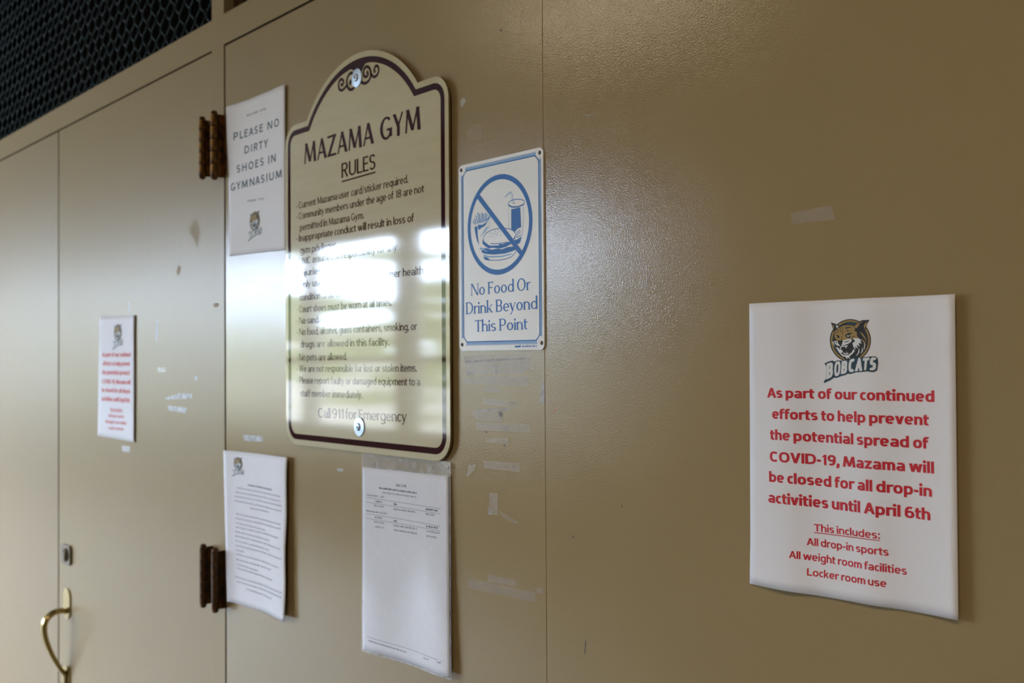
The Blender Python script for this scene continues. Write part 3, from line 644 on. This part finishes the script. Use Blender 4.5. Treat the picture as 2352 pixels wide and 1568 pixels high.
    # lettering banner
    pr.poly(E([(265, 1055), (330, 1020), (410, 1000), (450, 1020), (500, 995), (560, 1000), (640, 985), (690, 1000), (730, 965), (790, 940), (850, 950), (880, 940), (1000, 940), (1100, 925), (1180, 925), (1225, 960), (1235, 1050), (1222, 1130), (1215, 1180), (1150, 1212), (1080, 1205), (1050, 1195), (960, 1205), (830, 1215), (740, 1245), (690, 1240), (640, 1265), (560, 1285), (490, 1315), (440, 1310), (380, 1355), (262, 1408), (250, 1385), (290, 1330), (300, 1110)]), 0, 8)
    LT = Style(120, 75, gap=0, q=0.75)
    for ch, q in (('B', [(305, 1060), (425, 1022), (415, 1292), (295, 1345)]), ('O', [(452, 1022), (562, 1008), (545, 1268), (436, 1290)]), ('B', [(580, 1010), (685, 1000), (668, 1228), (560, 1250)]), ('C', [(708, 985), (822, 962), (808, 1205), (692, 1212)]),
                  ('A', [(850, 958), (940, 952), (945, 1185), (812, 1195)]), ('T', [(958, 960), (1078, 945), (1040, 1172), (955, 1176)]), ('S', [(1092, 945), (1208, 945), (1190, 1172), (1066, 1178)])):
        polys, wd = glyph(ch, LT)
        for j, pl in enumerate(polys):
            o = []
            for x, y in pl:
                u, v = x/wd, 1-y/700
                xt = q[0][0]*(1-u)+q[1][0]*u; yt = q[0][1]*(1-u)+q[1][1]*u; xb_ = q[3][0]*(1-u)+q[2][0]*u; yb_ = q[3][1]*(1-u)+q[2][1]*u
                o.append(f(xt*(1-v)+xb_*v, yt*(1-v)+yb_*v))
            pr.poly(o, 3, 9+(j % 5)*.5)
EM = [m_navy, m_black, m_gold, mat('emblem_white', (0.74, 0.75, 0.76), 0.7, spec=0.25)]
def place_emblem(page, cx, cy, wpx, hpx):      # small copies of the emblem: centre and size in photo pixels
    a = Vector(page.at(cx, cy)); pr = Print(page.lift, 0.004); r = Vector(page.at(cx+wpx/2, cy)); t = Vector(page.at(cx, cy-hpx/2))
    ex = (r.x-a.x)/490; ez = (t.y-a.y)/570
    emblem(pr, lambda x, y: (a.x+(x-740)*ex, a.y-(y-836)*ez))
    return pr.build('emblem', EM, page.root)

# --- the closure notice on the right
co = [(1721, 697), (2193, 675), (2201, 1425), (1722, 1340)]
pl = norm_lift(co, lambda u, v: 0.0024+0.0017*math.sin(u*14.5-1.2)+0.0075*max(0, u-.45)**1.4*(0.75+.25*v)+0.0035*sstep(0.82, 1, v)*math.exp(-((u-.28)/.28)**2)+0.0003*math.sin(u*31))
P1 = Page(co, pl, 'closure_notice', 'white letter-size notice with large red lettering and a wildcat emblem, taped to the right-hand panel')
pr = Print(pl, 0.003); emblem(pr, lambda x, y: P1.at(1860+x/7.84, 700+y/7.84)); em_rec = pr.rec; pr.build('emblem', EM, P1.root)
def lines(page, items, mats, name='lettering', st=BOLD):
    pr = Print(page.lift)
    for it in items:
        t, l, r, cap = it[:4]; s_ = it[4] if len(it) > 4 else st; k = it[5] if len(it) > 5 else 0
        a = page.at(*l); b_ = page.at(*r); c_ = (Vector(page.at(l[0], l[1]-cap))-Vector(a)).length
        pr.text(t, a, b_, c_, s_, k)
    return pr
pr = lines(P1, [('As part of our continued', (1762.2, 912.5), (2146.5, 923), 22.3), ('efforts to help prevent', (1773.9, 961), (2134, 977), 22.6), ('the potential spread of', (1769, 1009), (2133, 1030.5), 22.8),
                ('COVID-19, Mazama will', (1768.5, 1059), (2145.8, 1087.5), 23), ('be closed for all drop-in', (1766.8, 1105.5), (2141, 1141), 23.2), ('activities until April 6th', (1765, 1153), (2137.4, 1195), 23.5),
                ('This includes:', (1870, 1219.3), (2021.8, 1237.5), 16.6, SEMI), ('All drop-in sports', (1853, 1251.3), (2041.7, 1276.5), 16.8, SEMI),
                ('All weight room facilities', (1812.3, 1280.8), (2083.3, 1320), 17, SEMI), ('Locker room use', (1853.5, 1321), (2036.6, 1348.6), 17, SEMI)], None)
pr.bar(P1.at(1870, 1222.6), P1.at(2021.5, 1241), 0.0008, 0, 1)
txt_rec = pr.rec; pr.build('lettering', [m_red], P1.root)

# --- the same notice far left, on the door with the pull
co2 = [(228.5, 728), (308, 723), (307.5, 1015.5), (224.5, 1000)]
pl2 = norm_lift(co2, lambda u, v: 0.0012+0.0016*sstep(.8, 1, u)+0.001*math.sin(u*7))
P2 = Page(co2, pl2, 'closure_notice', 'narrow-looking white notice with small red lettering on the far-left door, above the deadbolt')
for rec, nm, ms in ((em_rec, 'emblem', EM), (txt_rec, 'lettering', [m_red])):
    q = Print(pl2, 0.004 if nm == 'emblem' else 0)
    for pts_, k, ly in rec:
        q.poly([tuple(P2.uv(*P1.inv(p))) for p in pts_], k, ly)
    q.build(nm, ms, P2.root)

# --- the shoes notice
co3 = [(519, 245), (654.5, 193), (656, 573), (527, 588)]
pl3 = norm_lift(co3, lambda u, v: 0.0012+0.0035*sstep(.75, 1, u)*(1-.6*v)+0.0008*math.sin(u*9+1)+0.004*(1-sstep(0, .25, u))*(1-sstep(0.1, .5, v)))
P3 = Page(co3, pl3, 'shoes_notice', 'white paper notice in spaced blue-grey capitals about dirty shoes, left of the arched sign')
o3 = lambda x, y: (500+x/3.735, 180+y/3.735)
pr = lines(P3, [('PLEASE NO', o3(137, 532), o3(526, 408), 17.5), ('DIRTY', o3(230, 648), o3(432, 587), 17.5), ('SHOES IN', o3(163, 812), o3(498, 713), 17.5), ('GYMNASIUM', o3(112, 968), o3(551, 848), 17.5)], None, st=GEO)
pr.build('lettering', [m_slate], P3.root)
lines(P3, [('MAZAMA GYM', o3(250, 327), o3(412, 268), 4.6)], None, st=GEO).build('heading', [m_slate], P3.root)
lines(P3, [('THANK YOU', o3(253, 1062), o3(397, 1040), 5)], None, st=GEO).build('footer', [m_slate], P3.root)
place_emblem(P3, 586, 519, 31, 66)

# --- the curled letter
co4 = [(513, 1034), (659.5, 1050), (652.5, 1427), (521, 1381)]
pl4 = norm_lift(co4, lambda u, v: 0.002+0.0115*sstep(.55, 1, u)*(.55+.45*v)+0.006*(1-sstep(0, .22, u))+0.0008*math.sin(v*14)*sstep(.6, 1, u))
P4 = Page(co4, pl4, 'typed_letter', 'curled white letter of small grey print hanging beside the lower hinges', cat='letter')
rr = random.Random(3); pr = Print(pl4)
for a, b_, c_, d_ in [(165, 378, 540, 455), (155, 415, 540, 495), (145, 450, 550, 536), (145, 488, 550, 580), (280, 553, 437, 588), (160, 602, 540, 695), (150, 638, 540, 733), (155, 677, 412, 746), (155, 714, 522, 811), (150, 752, 442, 834),
                      (155, 791, 537, 906), (155, 831, 440, 916), (155, 871, 548, 991), (155, 911, 228, 928), (160, 946, 527, 1066), (160, 991, 460, 1086), (165, 1031, 345, 1091), (170, 1066, 467, 1174), (150, 1141, 548, 1281), (165, 1181, 548, 1321), (245, 1246, 462, 1331)]:
    pr.scribble(P4.at(500+a/3.735, 1020+b_/3.735), P4.at(500+c_/3.735, 1020+d_/3.735), 0.0033, 0, 1.0, rr)
pr.build('lettering', [m_grey], P4.root)
pr = Print(pl4); pr.scribble(P4.at(569, 1115), P4.at(624.5, 1126.5), 0.0036, 0, 1.5, rr); pr.build('heading', [m_slate], P4.root)
place_emblem(P4, 547.5, 1073, 27, 46)

# ------------------------------------------------------------------ the arched rules sign
SY = 0.0085                                     # how far its face stands off the door
SL = lambda x, z: SY
sa = surf(SL)
CX, HW = -1.3822, 0.2278
ZB, ZS, ZT = Z-0.1405, Z+0.3875, Z+0.4635       # bottom, shoulder, top of the arch
def arch(inset, n=26, rc=0.034, notch=0.156):
    hw = HW-inset; zb = ZB+inset; zs = ZS-inset; zt = ZT-inset
    R_ = ((notch**2)+(ZT-ZS)**2)/(2*(ZT-ZS)); zc = ZT-R_; Ri = R_-inset
    nx = math.sqrt(max(Ri*Ri-(zs-zc)**2, 1e-9)); r = max(rc-inset, 0.004); o = []
    a0 = math.atan2(zs-zc, nx)
    for i in range(n+1):
        t = a0+(PI-2*a0)*i/n; o.append((CX+Ri*math.cos(t), zc+Ri*math.sin(t)))
    for cx, cz, a in ((CX-hw+r, zs-r, 90), (CX-hw+r, zb+r, 180), (CX+hw-r, zb+r, 270), (CX+hw-r, zs-r, 0)):
        for i in range(9):
            t = math.radians(a+90*i/8); o.append((cx+r*math.cos(t), cz+r*math.sin(t)))
    return o
RS = thing('rules_sign', 'large champagne-coloured arched sign with maroon border and scrollwork, screwed to the middle door', 'sign', (CX, 0, ZB))
b = MB(); b.prism(arch(0), -SY, -SY+0.0035, 0, 1)
pn = b.build('panel', [m_sign, m_signedge], RS, origin=(CX, 0, ZB)); bevel(pn, 0.0006, 2)
# four spacers hold it off the door
for sx, sz in ((-.17, ZB+.05), (.17, ZB+.05), (-.17, ZS-.05), (.17, ZS-.05)):
    b = MB(); b.lathe((CX+sx, -SY+0.0035, sz), (0, 1, 0), [(0.006, 0), (0.006, SY-0.0036)], 10); b.build('spacer', m_signedge, RS, origin=(CX+sx, 0, sz))
pr = Print(SL); o_, i_ = arch(0.0088), arch(0.0178)
for i in range(len(o_)):
    j = (i+1) % len(o_); pr.poly([i_[i], i_[j], o_[j], o_[i]], 0, 0)
pr.build('border', [m_maroon], RS)
# scrollwork under the crown of the arch
za_ = lambda x, y: sa(640+x/6.53, 100+y/6.53); zb_ = lambda x, y: sa(840+x/6.53, 100+y/6.53)
def curve(pts, k=5): return [tuple(p)[:2] for p in smooth_path([(x, z, 0) for x, z in pts], k)]
pr = Print(SL)
pr.poly([za_(*p) for p in [(905, 505), (1010, 430), (1080, 385), (1125, 400), (1150, 440), (1240, 440), (1265, 370), (1300, 300), (1390, 270), (1380, 235), (1200, 255), (1030, 365)]], 0, 1)
for f, pts_, wd in ((za_, [(1135, 470), (1095, 440), (1050, 475), (1025, 545), (1028, 620), (1050, 675), (1085, 690), (1125, 670), (1145, 610), (1125, 555), (1085, 560), (1070, 590), (1085, 610)], .0048),
                    (za_, [(1030, 620), (1000, 660), (955, 700), (915, 690), (900, 630), (912, 565), (945, 535), (972, 562), (968, 605), (945, 622), (935, 600)], .0044),
                    (za_, [(1225, 560), (1255, 585), (1300, 595), (1350, 560), (1382, 490), (1380, 410), (1350, 355), (1310, 350), (1280, 395), (1275, 460), (1300, 500), (1335, 480), (1340, 440), (1320, 425)], .0048),
                    (zb_, [(70, 430), (95, 480), (135, 500), (175, 465), (195, 400), (185, 345), (155, 335), (132, 370), (130, 415), (148, 420)], .0044)):
    pr.line(curve([f(*p) for p in pts_]), wd, 0, 2)
pr.build('scrollwork', [m_maroon], RS)
s2 = lambda x, y: (640+x/4.355, 100+y/4.355)
pr = Print(SL)
def rl(t, l, r, cap, st=RULE, bold=0):
    a = sa(*l); b_ = sa(*r); c_ = (Vector(sa(l[0], l[1]-cap))-Vector(a)).length; pr.text(t, a, b_, c_, st)
rl('MAZAMA GYM', (698.5, 377.5), (966.5, 296.5), 46.5, FLARE)
rl('RULES', (784.7, 408.8), (862.7, 387.5), 33.5, Style(66, 36, thin=.55, gap=60))
pr.bar(sa(785, 417.2), sa(863, 395), 0.0022, 0, 1)
pr.build('heading', [m_maroon], RS)
pr = Print(SL)
for t, l, r in [('* Current Mazama user card/sticker required.', (681, 480.5), (938, 419)), ('* Community members under the age of 18 are not', (681, 505.5), (974, 440.7)), ('permitted in Mazama Gym.', (689, 530.5), (836, 501.4)),
                ('* Inappropriate conduct will result in loss of', (681, 556), (951, 508)), ('gym privileges.', (689, 583), (775, 569)), ('* MMC assumes no responsibility for any', (681, 609), (912, 575)), ('injuries.', (689, 634), (742, 628)),
                ('* Only use facility if you are in proper health', (681, 662), (973, 629)), ('condition to do so.', (689, 690.6), (787, 681.4)), ('* Court shoes must be worn at all times.', (682, 718), (900, 702)),
                ('* No sandals & flip flops.', (682, 744), (812, 737)), ('* No food, alcohol, glass containers, smoking, or', (682, 770), (958.3, 757.5)), ('drugs are allowed in this facility.', (689, 798), (895, 793)),
                ('* No pets are allowed.', (682, 828), (797, 826.3)), ('* We are not responsible for lost or stolen items.', (682, 854), (958.3, 853.5)), ('* Please report faulty or damaged equipment to a', (682, 880.5), (965, 885.5)), ('staff member immediately.', (689.7, 910), (832.7, 914.5))]:
    rl(t, l, r, 15.6)
pr.build('rules_text', [m_maroon], RS)
pr = Print(SL); rl('Call 911 for Emergency', (730.8, 958.5), (934.7, 968.8), 22, Style(52, 30, 490, serif=24, thin=.55, gap=60, space=190)); pr.build('footer_text', [m_maroon], RS)
for px, py, nm in ((820.5, 179, 'top'), (826, 980, 'bottom')):
    x, z = sa(px, py)
    b = MB(); b.lathe((x, -SY, z), (0, -1, 0), [(0.0145, 0), (0.0145, 0.0010), (0.0138, 0.0016), (0.0062, 0.0022), (0.0060, 0.0016)], 28)
    wa = b.build('washer', m_zinc, RS, smooth=False, origin=(x, -SY, z))
    b = MB(); b.lathe((x, -SY-0.0016, z), (0, -1, 0), [(0.0058, 0), (0.0056, 0.0012), (0.0042, 0.0026), (0.0020, 0.0030)], 16)
    b.lathe((x, -SY-0.0040, z), (0, -1, 0), [(0.0019, 0), (0.0019, 0.0008)], 6, 1)
    b.build('screw', [m_zinc, m_hole], wa, smooth=False, origin=(x, -SY, z))

# ------------------------------------------------------------------ the food and drink sign
FY = 0.0022; fl_ = lambda x, z: FY; fa = surf(fl_)
k3 = lambda x, y: (1030+x/3.0154, 310+y/3.0154); k6 = lambda x, y: fa(1060+x/6.033, 380+y/6.033); k7 = lambda x, y: (1040+x/7.839, 620+y/7.839)
xl = (fa(1052.5, 384)[0]+fa(1056.5, 807)[0])/2; xr = (fa(1246.5, 332)[0]+fa(1250.5, 801)[0])/2; zt_ = (fa(1053, 385.5)[1]+fa(1246, 332.5)[1])/2; zb2 = (fa(1057, 807.5)[1]+fa(1250, 801.5)[1])/2
FS = thing('food_sign', 'white rectangular sign with a blue crossed-out burger and drink, right of the arched sign', 'sign', (xl, 0, zb2))
b = MB(); b.prism(rrect(xl, xr, zb2, zt_, 0.007), -FY, -0.0003); pn = b.build('panel', m_white, FS, origin=(xl, 0, zb2)); bevel(pn, 0.0005, 2)
pr = Print(fl_)
q = [fa(*k3(*p)) for p in [(100, 258), (618, 133), (640, 1415), (108, 1440)]]
bl = sum(p[0] for p in (q[0], q[3]))/2; br = sum(p[0] for p in (q[1], q[2]))/2; bt = (q[0][1]+q[1][1])/2; bb = (q[2][1]+q[3][1])/2
def chamf(d, c): return [(bl-d+c, bt+d), (br+d-c, bt+d), (br+d, bt+d-c), (br+d, bb-d+c), (br+d-c, bb-d), (bl-d+c, bb-d), (bl-d, bb-d+c), (bl-d, bt+d-c)]
pr.line(chamf(0, 0.0065), 0.0017, 0, 1, True)
def seg4(d, c, w_, k):
    p = chamf(d, c)
    for i in range(0, 8, 2): pr.line([p[i], p[i+1]], w_, k, 0)
seg4(0.0022, 0.0075, 0.0020, 1); seg4(0.0040, 0.0085, 0.0006, 0)
for i, (sx, sz) in enumerate(((bl, bt), (br, bt), (br, bb), (bl, bb))):
    ox = 1 if sx == bl else -1; oz = -1 if sz == bt else 1
    pr.line([(sx+ox*.001, sz+oz*.0075), (sx+ox*.0035, sz+oz*.0035), (sx+ox*.0075, sz+oz*.001)], 0.0006, 0, 1)
pr.build('border', [m_blue, m_lblue], FS)
pr = Print(fl_)
cl = k6(85, 830); cr_ = k6(985, 760); ct = k6(590, 108); cb = k6(500, 1515)
ccx, ccz = (cl[0]+cr_[0])/2, (ct[1]+cb[1])/2; rx = (cr_[0]-cl[0])/2; rz = (ct[1]-cb[1])/2; rr_ = (rx+rz)/2; wd = 0.0066
n = 60
for i in range(n):
    t0, t1 = 2*PI*i/n, 2*PI*(i+1)/n
    pr.poly([(ccx+(rx-wd)*math.cos(t0), ccz+(rz-wd)*math.sin(t0)), (ccx+rx*math.cos(t0), ccz+rz*math.sin(t0)), (ccx+rx*math.cos(t1), ccz+rz*math.sin(t1)), (ccx+(rx-wd)*math.cos(t1), ccz+(rz-wd)*math.sin(t1))], 0, 0)
pr.poly([k6(*p) for p in [(212, 450), (250, 395), (850, 1195), (812, 1245)]], 0, 6)
pr.build('prohibition_ring', [m_blue], FS)
pr = Print(fl_); E6 = lambda pts_: [k6(*p) for p in pts_]
L6 = lambda pts_, th, k=0, cl_=False, ly=2: pr.line(curve(E6(pts_), 4) if len(pts_) > 2 else E6(pts_), th, k, ly)
# cup
pr.line([k6(760+115*math.cos(2*PI*i/24), 520+(52-8*math.cos(2*PI*i/24)*0)*math.sin(2*PI*i/24)-12*math.cos(2*PI*i/24)) for i in range(24)], 0.0010, 0, 3, True)
pr.poly(E6([(650, 535), (700, 565), (790, 562), (868, 525), (868, 545), (790, 580), (700, 585), (650, 560)]), 0, 2)
L6([(650, 570), (655, 870)], .0005, 1); L6([(862, 560), (858, 800), (840, 960), (815, 1060)], .0006, 1)
pr.poly(E6([(690, 605), (815, 580), (828, 850), (770, 880), (745, 920), (690, 880)]), 0, 2)
for a_, b2 in (((760, 935), (815, 890)), ((765, 965), (820, 915)), ((775, 1000), (825, 955))): L6([a_, b2], .0010)
pr.poly(E6([(780, 1020), (830, 985), (810, 1070), (780, 1090)]), 0, 2)
L6([(722, 525), (712, 440), (685, 365), (600, 435)], .0007, 0); L6([(700, 500), (695, 440), (678, 385), (612, 440)], .0006, 1); L6([(705, 525), (745, 522)], .0006)
# fries
for i, (a_, b2) in enumerate((((185, 820), (160, 770)), ((205, 810), (175, 740)), ((225, 800), (195, 690)), ((245, 800), (225, 650)), ((262, 795), (250, 665)), ((280, 795), (285, 650)), ((300, 790), (300, 670)), ((318, 780), (330, 655)), ((335, 775), (355, 665)), ((350, 770), (385, 690)), ((362, 760), (400, 710)))):
    L6([a_, b2], .0018, 1, ly=2); L6([(a_[0]+6, a_[1]), (b2[0]+6, b2[1])], .0006, 0, ly=3)
pr.poly(E6([(225, 820), (290, 820), (370, 770), (330, 830), (235, 895)]), 0, 4)
pr.poly(E6([(180, 850), (222, 840), (225, 960), (245, 1105), (215, 1040), (190, 930)]), 0, 3)
for i in range(5): L6([(262+i*14, 985-i*14), (345+i*10, 850-i*2)], .0005, 1)
L6([(390, 760), (392, 880)], .0005, 1)
# burger
pr.line(curve(E6([(305, 1000), (340, 940), (430, 890), (560, 870), (670, 880), (740, 930), (770, 1000)]), 4), .0010, 0, 3)
pr.poly(E6([(300, 1000), (315, 1050), (370, 1095), (400, 1110), (520, 1105), (660, 1060), (700, 1050), (700, 1080), (620, 1125), (540, 1150), (430, 1140), (380, 1150), (330, 1120), (290, 1080)]), 0, 4)
L6([(400, 1083), (520, 1080), (650, 1060)], .0010)
pr.poly(E6([(275, 1180), (330, 1140), (420, 1165), (500, 1150), (560, 1160), (640, 1130), (740, 1120), (770, 1160), (700, 1190), (600, 1220), (450, 1235), (340, 1225), (290, 1210)]), 0, 5)
pr.poly(E6([(270, 1130), (320, 1160), (370, 1190), (330, 1190), (290, 1160), (250, 1165)]), 1, 6)
pr.poly(E6([(300, 1235), (400, 1255), (560, 1250), (700, 1215), (690, 1232), (560, 1268), (400, 1275), (310, 1258)]), 1, 4)
for p in [(540, 1105), (600, 1100)]: pr.ell(k6(*p), .003, .0022, 0, 7, 8)
pr.line(curve(E6([(310, 1265), (330, 1300), (420, 1312), (560, 1305), (680, 1270), (750, 1200), (760, 1170)]), 4), .0010, 0, 3)
pr.poly(E6([(308, 1262), (365, 1275), (400, 1310), (330, 1298)]), 0, 4)
pr.poly(E6([(730, 990), (750, 965), (745, 1010), (715, 1040)]), 0, 4); pr.poly(E6([(700, 1040), (790, 1020), (780, 1090), (740, 1110), (700, 1090)]), 0, 4)
for p in [(405, 935), (440, 945), (470, 915), (500, 935), (540, 915), (470, 950), (400, 980), (440, 985), (490, 965), (545, 965), (515, 900), (585, 940)]: pr.ell(k6(*p), .0010, .0007, 1, 3, 6)
pr.build('food_drawing', [m_blue, m_lblue], FS)
pr = Print(fl_)
for t, l, r, cap in (('No Food Or', (335, 462), (1405, 357), 27.0), ('Drink Beyond', (238, 797), (1527, 698), 27.2), ('This Point', (400, 1113), (1350, 1066), 26.5)):
    l = k7(*l); r = k7(*r); a = fa(*l); b_ = fa(*r); c_ = (Vector(fa(l[0], l[1]-cap))-Vector(a)).length; pr.text(t, a, b_, c_, SERIF)
rr = random.Random(5); pr.scribble(fa(*k7(1120, 1393)), fa(*k7(1222, 1390)), .0034, 0, 2.0, rr); pr.scribble(fa(*k7(1245, 1389)), fa(*k7(1520, 1381)), .0028, 0, 1.5, rr)
pr.build('lettering', [m_blue], FS)
for x_, z_ in ((xl+.0058, zt_-.0065), (xr-.0058, zt_-.0065), (xr-.0045, zb2+.0085), (xl+.0058, zb2+.0085)):
    b = MB(); b.lathe((x_, -FY+0.0004, z_), (0, -1, 0), [(0.0026, 0), (0.0026, 0.0006)], 14); b.build('screw_hole', m_hole, FS, origin=(x_, -FY, z_))

# ------------------------------------------------------------------ clear sleeve with the schedule
hc = [(831, 1040), (1034.5, 1061), (1036.5, 1562), (831, 1494)]
hl = norm_lift(hc, lambda u, v: 0.0030+0.0030*v+0.0012*math.sin(u*7.5+.6)*(.4+v)+0.0035*sstep(.6, 1, u)*v)
HS = thing('schedule_holder', 'clear plastic sleeve hanging under the arched sign', 'holder', (W(831, 1494)[0], 0, W(831, 1494)[1]))
def sheet(corners, lift, name, m, root, th, n=26, mm=30, v0=0, v1=1, off=0.0):
    at = surf(lambda x, z: lift(x, z)+off); c = [Vector(at(*p)) for p in corners]; b = MB(); vs = []; fs = []
    for j in range(mm+1):
        for i in range(n+1):
            p = c[0].lerp(c[1], i/n).lerp(c[3].lerp(c[2], i/n), v0+(v1-v0)*j/mm); vs.append((p.x, -lift(p.x, p.y)-off, p.y))
    for j in range(mm):
        for i in range(n):
            a = j*(n+1)+i; fs.append((a, a+n+1, a+n+2, a+1))
    b.add(vs, fs); o = b.build(name, m, root, smooth=True, origin=tuple(parent_world(root)))
    if th: so = o.modifiers.new('thickness', 'SOLIDIFY'); so.thickness = th; so.offset = -1
    return o
sheet(hc, hl, 'back_panel', m_sleeve, HS, 0, v0=0.0, v1=1.0, off=-0.0006)
sheet(hc, hl, 'front_panel', m_sleeve, HS, 0, v0=0.068, v1=1.0, off=0.0006)
sheet(hc, hl, 'header_strip', m_sleeve_top, HS, 0, v0=0.0, v1=0.066, off=0.0002)
hs = surf(lambda x, z: hl(x, z)+.0010)
pr = Print(lambda x, z: hl(x, z)+.0008)
for a_, b_, th in (((831, 1071.5), (1033, 1092.5), .0014), ((831.5, 1492), (1036, 1559), .0016), ((1033.2, 1062), (1035.6, 1559), .0016), ((832, 1041), (832, 1492), .0012)): pr.bar(hs(*a_), hs(*b_), th, 0, 0, 14)
pr.build('sleeve_edge', [clear_mat('sleeve_edge', (.62, .62, .62), (1, 1, 1), .15, 1.5, .45)], HS)
for p in ((858.5, 1062), (990, 1073), (1028.5, 1072)):
    x, z = hs(*p); b = MB(); b.lathe((x, -hl(x, z)-.0004, z), (0, -1, 0), [(0.0026, 0), (0.0026, 0.0008), (0.0012, 0.0016)], 12); b.build('rivet', m_tapew, HS, origin=(x, -hl(x, z), z))
c5 = [(832.5, 1072.5), (1030.5, 1093), (1033, 1556), (833, 1489.5)]
P5 = Page(c5, hl, 'schedule_sheet', 'white printed timetable page with thin rules, inside the clear sleeve', cat='paper')
k8 = lambda x, y: (820+x/8.71, 1080+y/8.71)
pr = lines(P5, [('MAC GYM', k8(785, 322), k8(985, 342), 6.2)], None, st=Style(62, 52, gap=70, space=200)); pr.build('heading', [m_black], P5.root)
pr = lines(P5, [('Tuesday, March 17, 2020', k8(190, 500), k8(543, 550), 4.0), ('Wednesday, March 18, 2020', k8(190, 820), k8(600, 880), 4.0)], None, st=SEMI)
rr = random.Random(11)
for a_, b2, c2, d2_, bd in [(440, 365, 1200, 470, 1.9), (510, 455, 1190, 550, 1), (370, 632, 510, 650, 1.5), (735, 688, 800, 698, 2), (1370, 788, 1620, 822, 2), (335, 712, 550, 745, 1), (730, 785, 1180, 850, 1.2), (1370, 882, 1560, 912, 1), (360, 950, 515, 972, 1.5),
                            (735, 1018, 805, 1030, 2), (1380, 1130, 1620, 1168, 2), (335, 1035, 550, 1072, 1), (735, 1115, 1200, 1185, 1.2), (1390, 1225, 1665, 1275, 1), (360, 1135, 550, 1162, 1), (740, 1202, 1200, 1280, 1.2), (1390, 1325, 1600, 1360, 1)]:
    pr.scribble(P5.at(*k8(a_, b2)), P5.at(*k8(c2, d2_)), .0030, 0, bd, rr)
k9 = lambda x, y: (800+x/2.915, 1030+y/2.915)
pr.scribble(P5.at(*k9(135, 1288)), P5.at(*k9(390, 1367)), .0024, 0, 1.5, rr); pr.scribble(P5.at(*k9(505, 1405)), P5.at(*k9(540, 1415)), .0024, 0, 1.5, rr); pr.scribble(P5.at(*k9(595, 1432)), P5.at(*k9(620, 1440)), .0024, 0, 1.5, rr)
pr.build('lettering', [m_print], P5.root)
for a_, b_ in ((k8(190, 540), k8(1670, 770)), (k8(170, 630), k8(1670, 870)), (k8(190, 860), k8(1670, 1120)), (k8(170, 950), k8(1670, 1215)), (k9(125, 1258), k9(630, 1425))): 
    pr = Print(hl); pr.bar(P5.at(*a_), P5.at(*b_), .0006, 0, 0, 10); pr.build('ruled_line', [m_grey], P5.root)
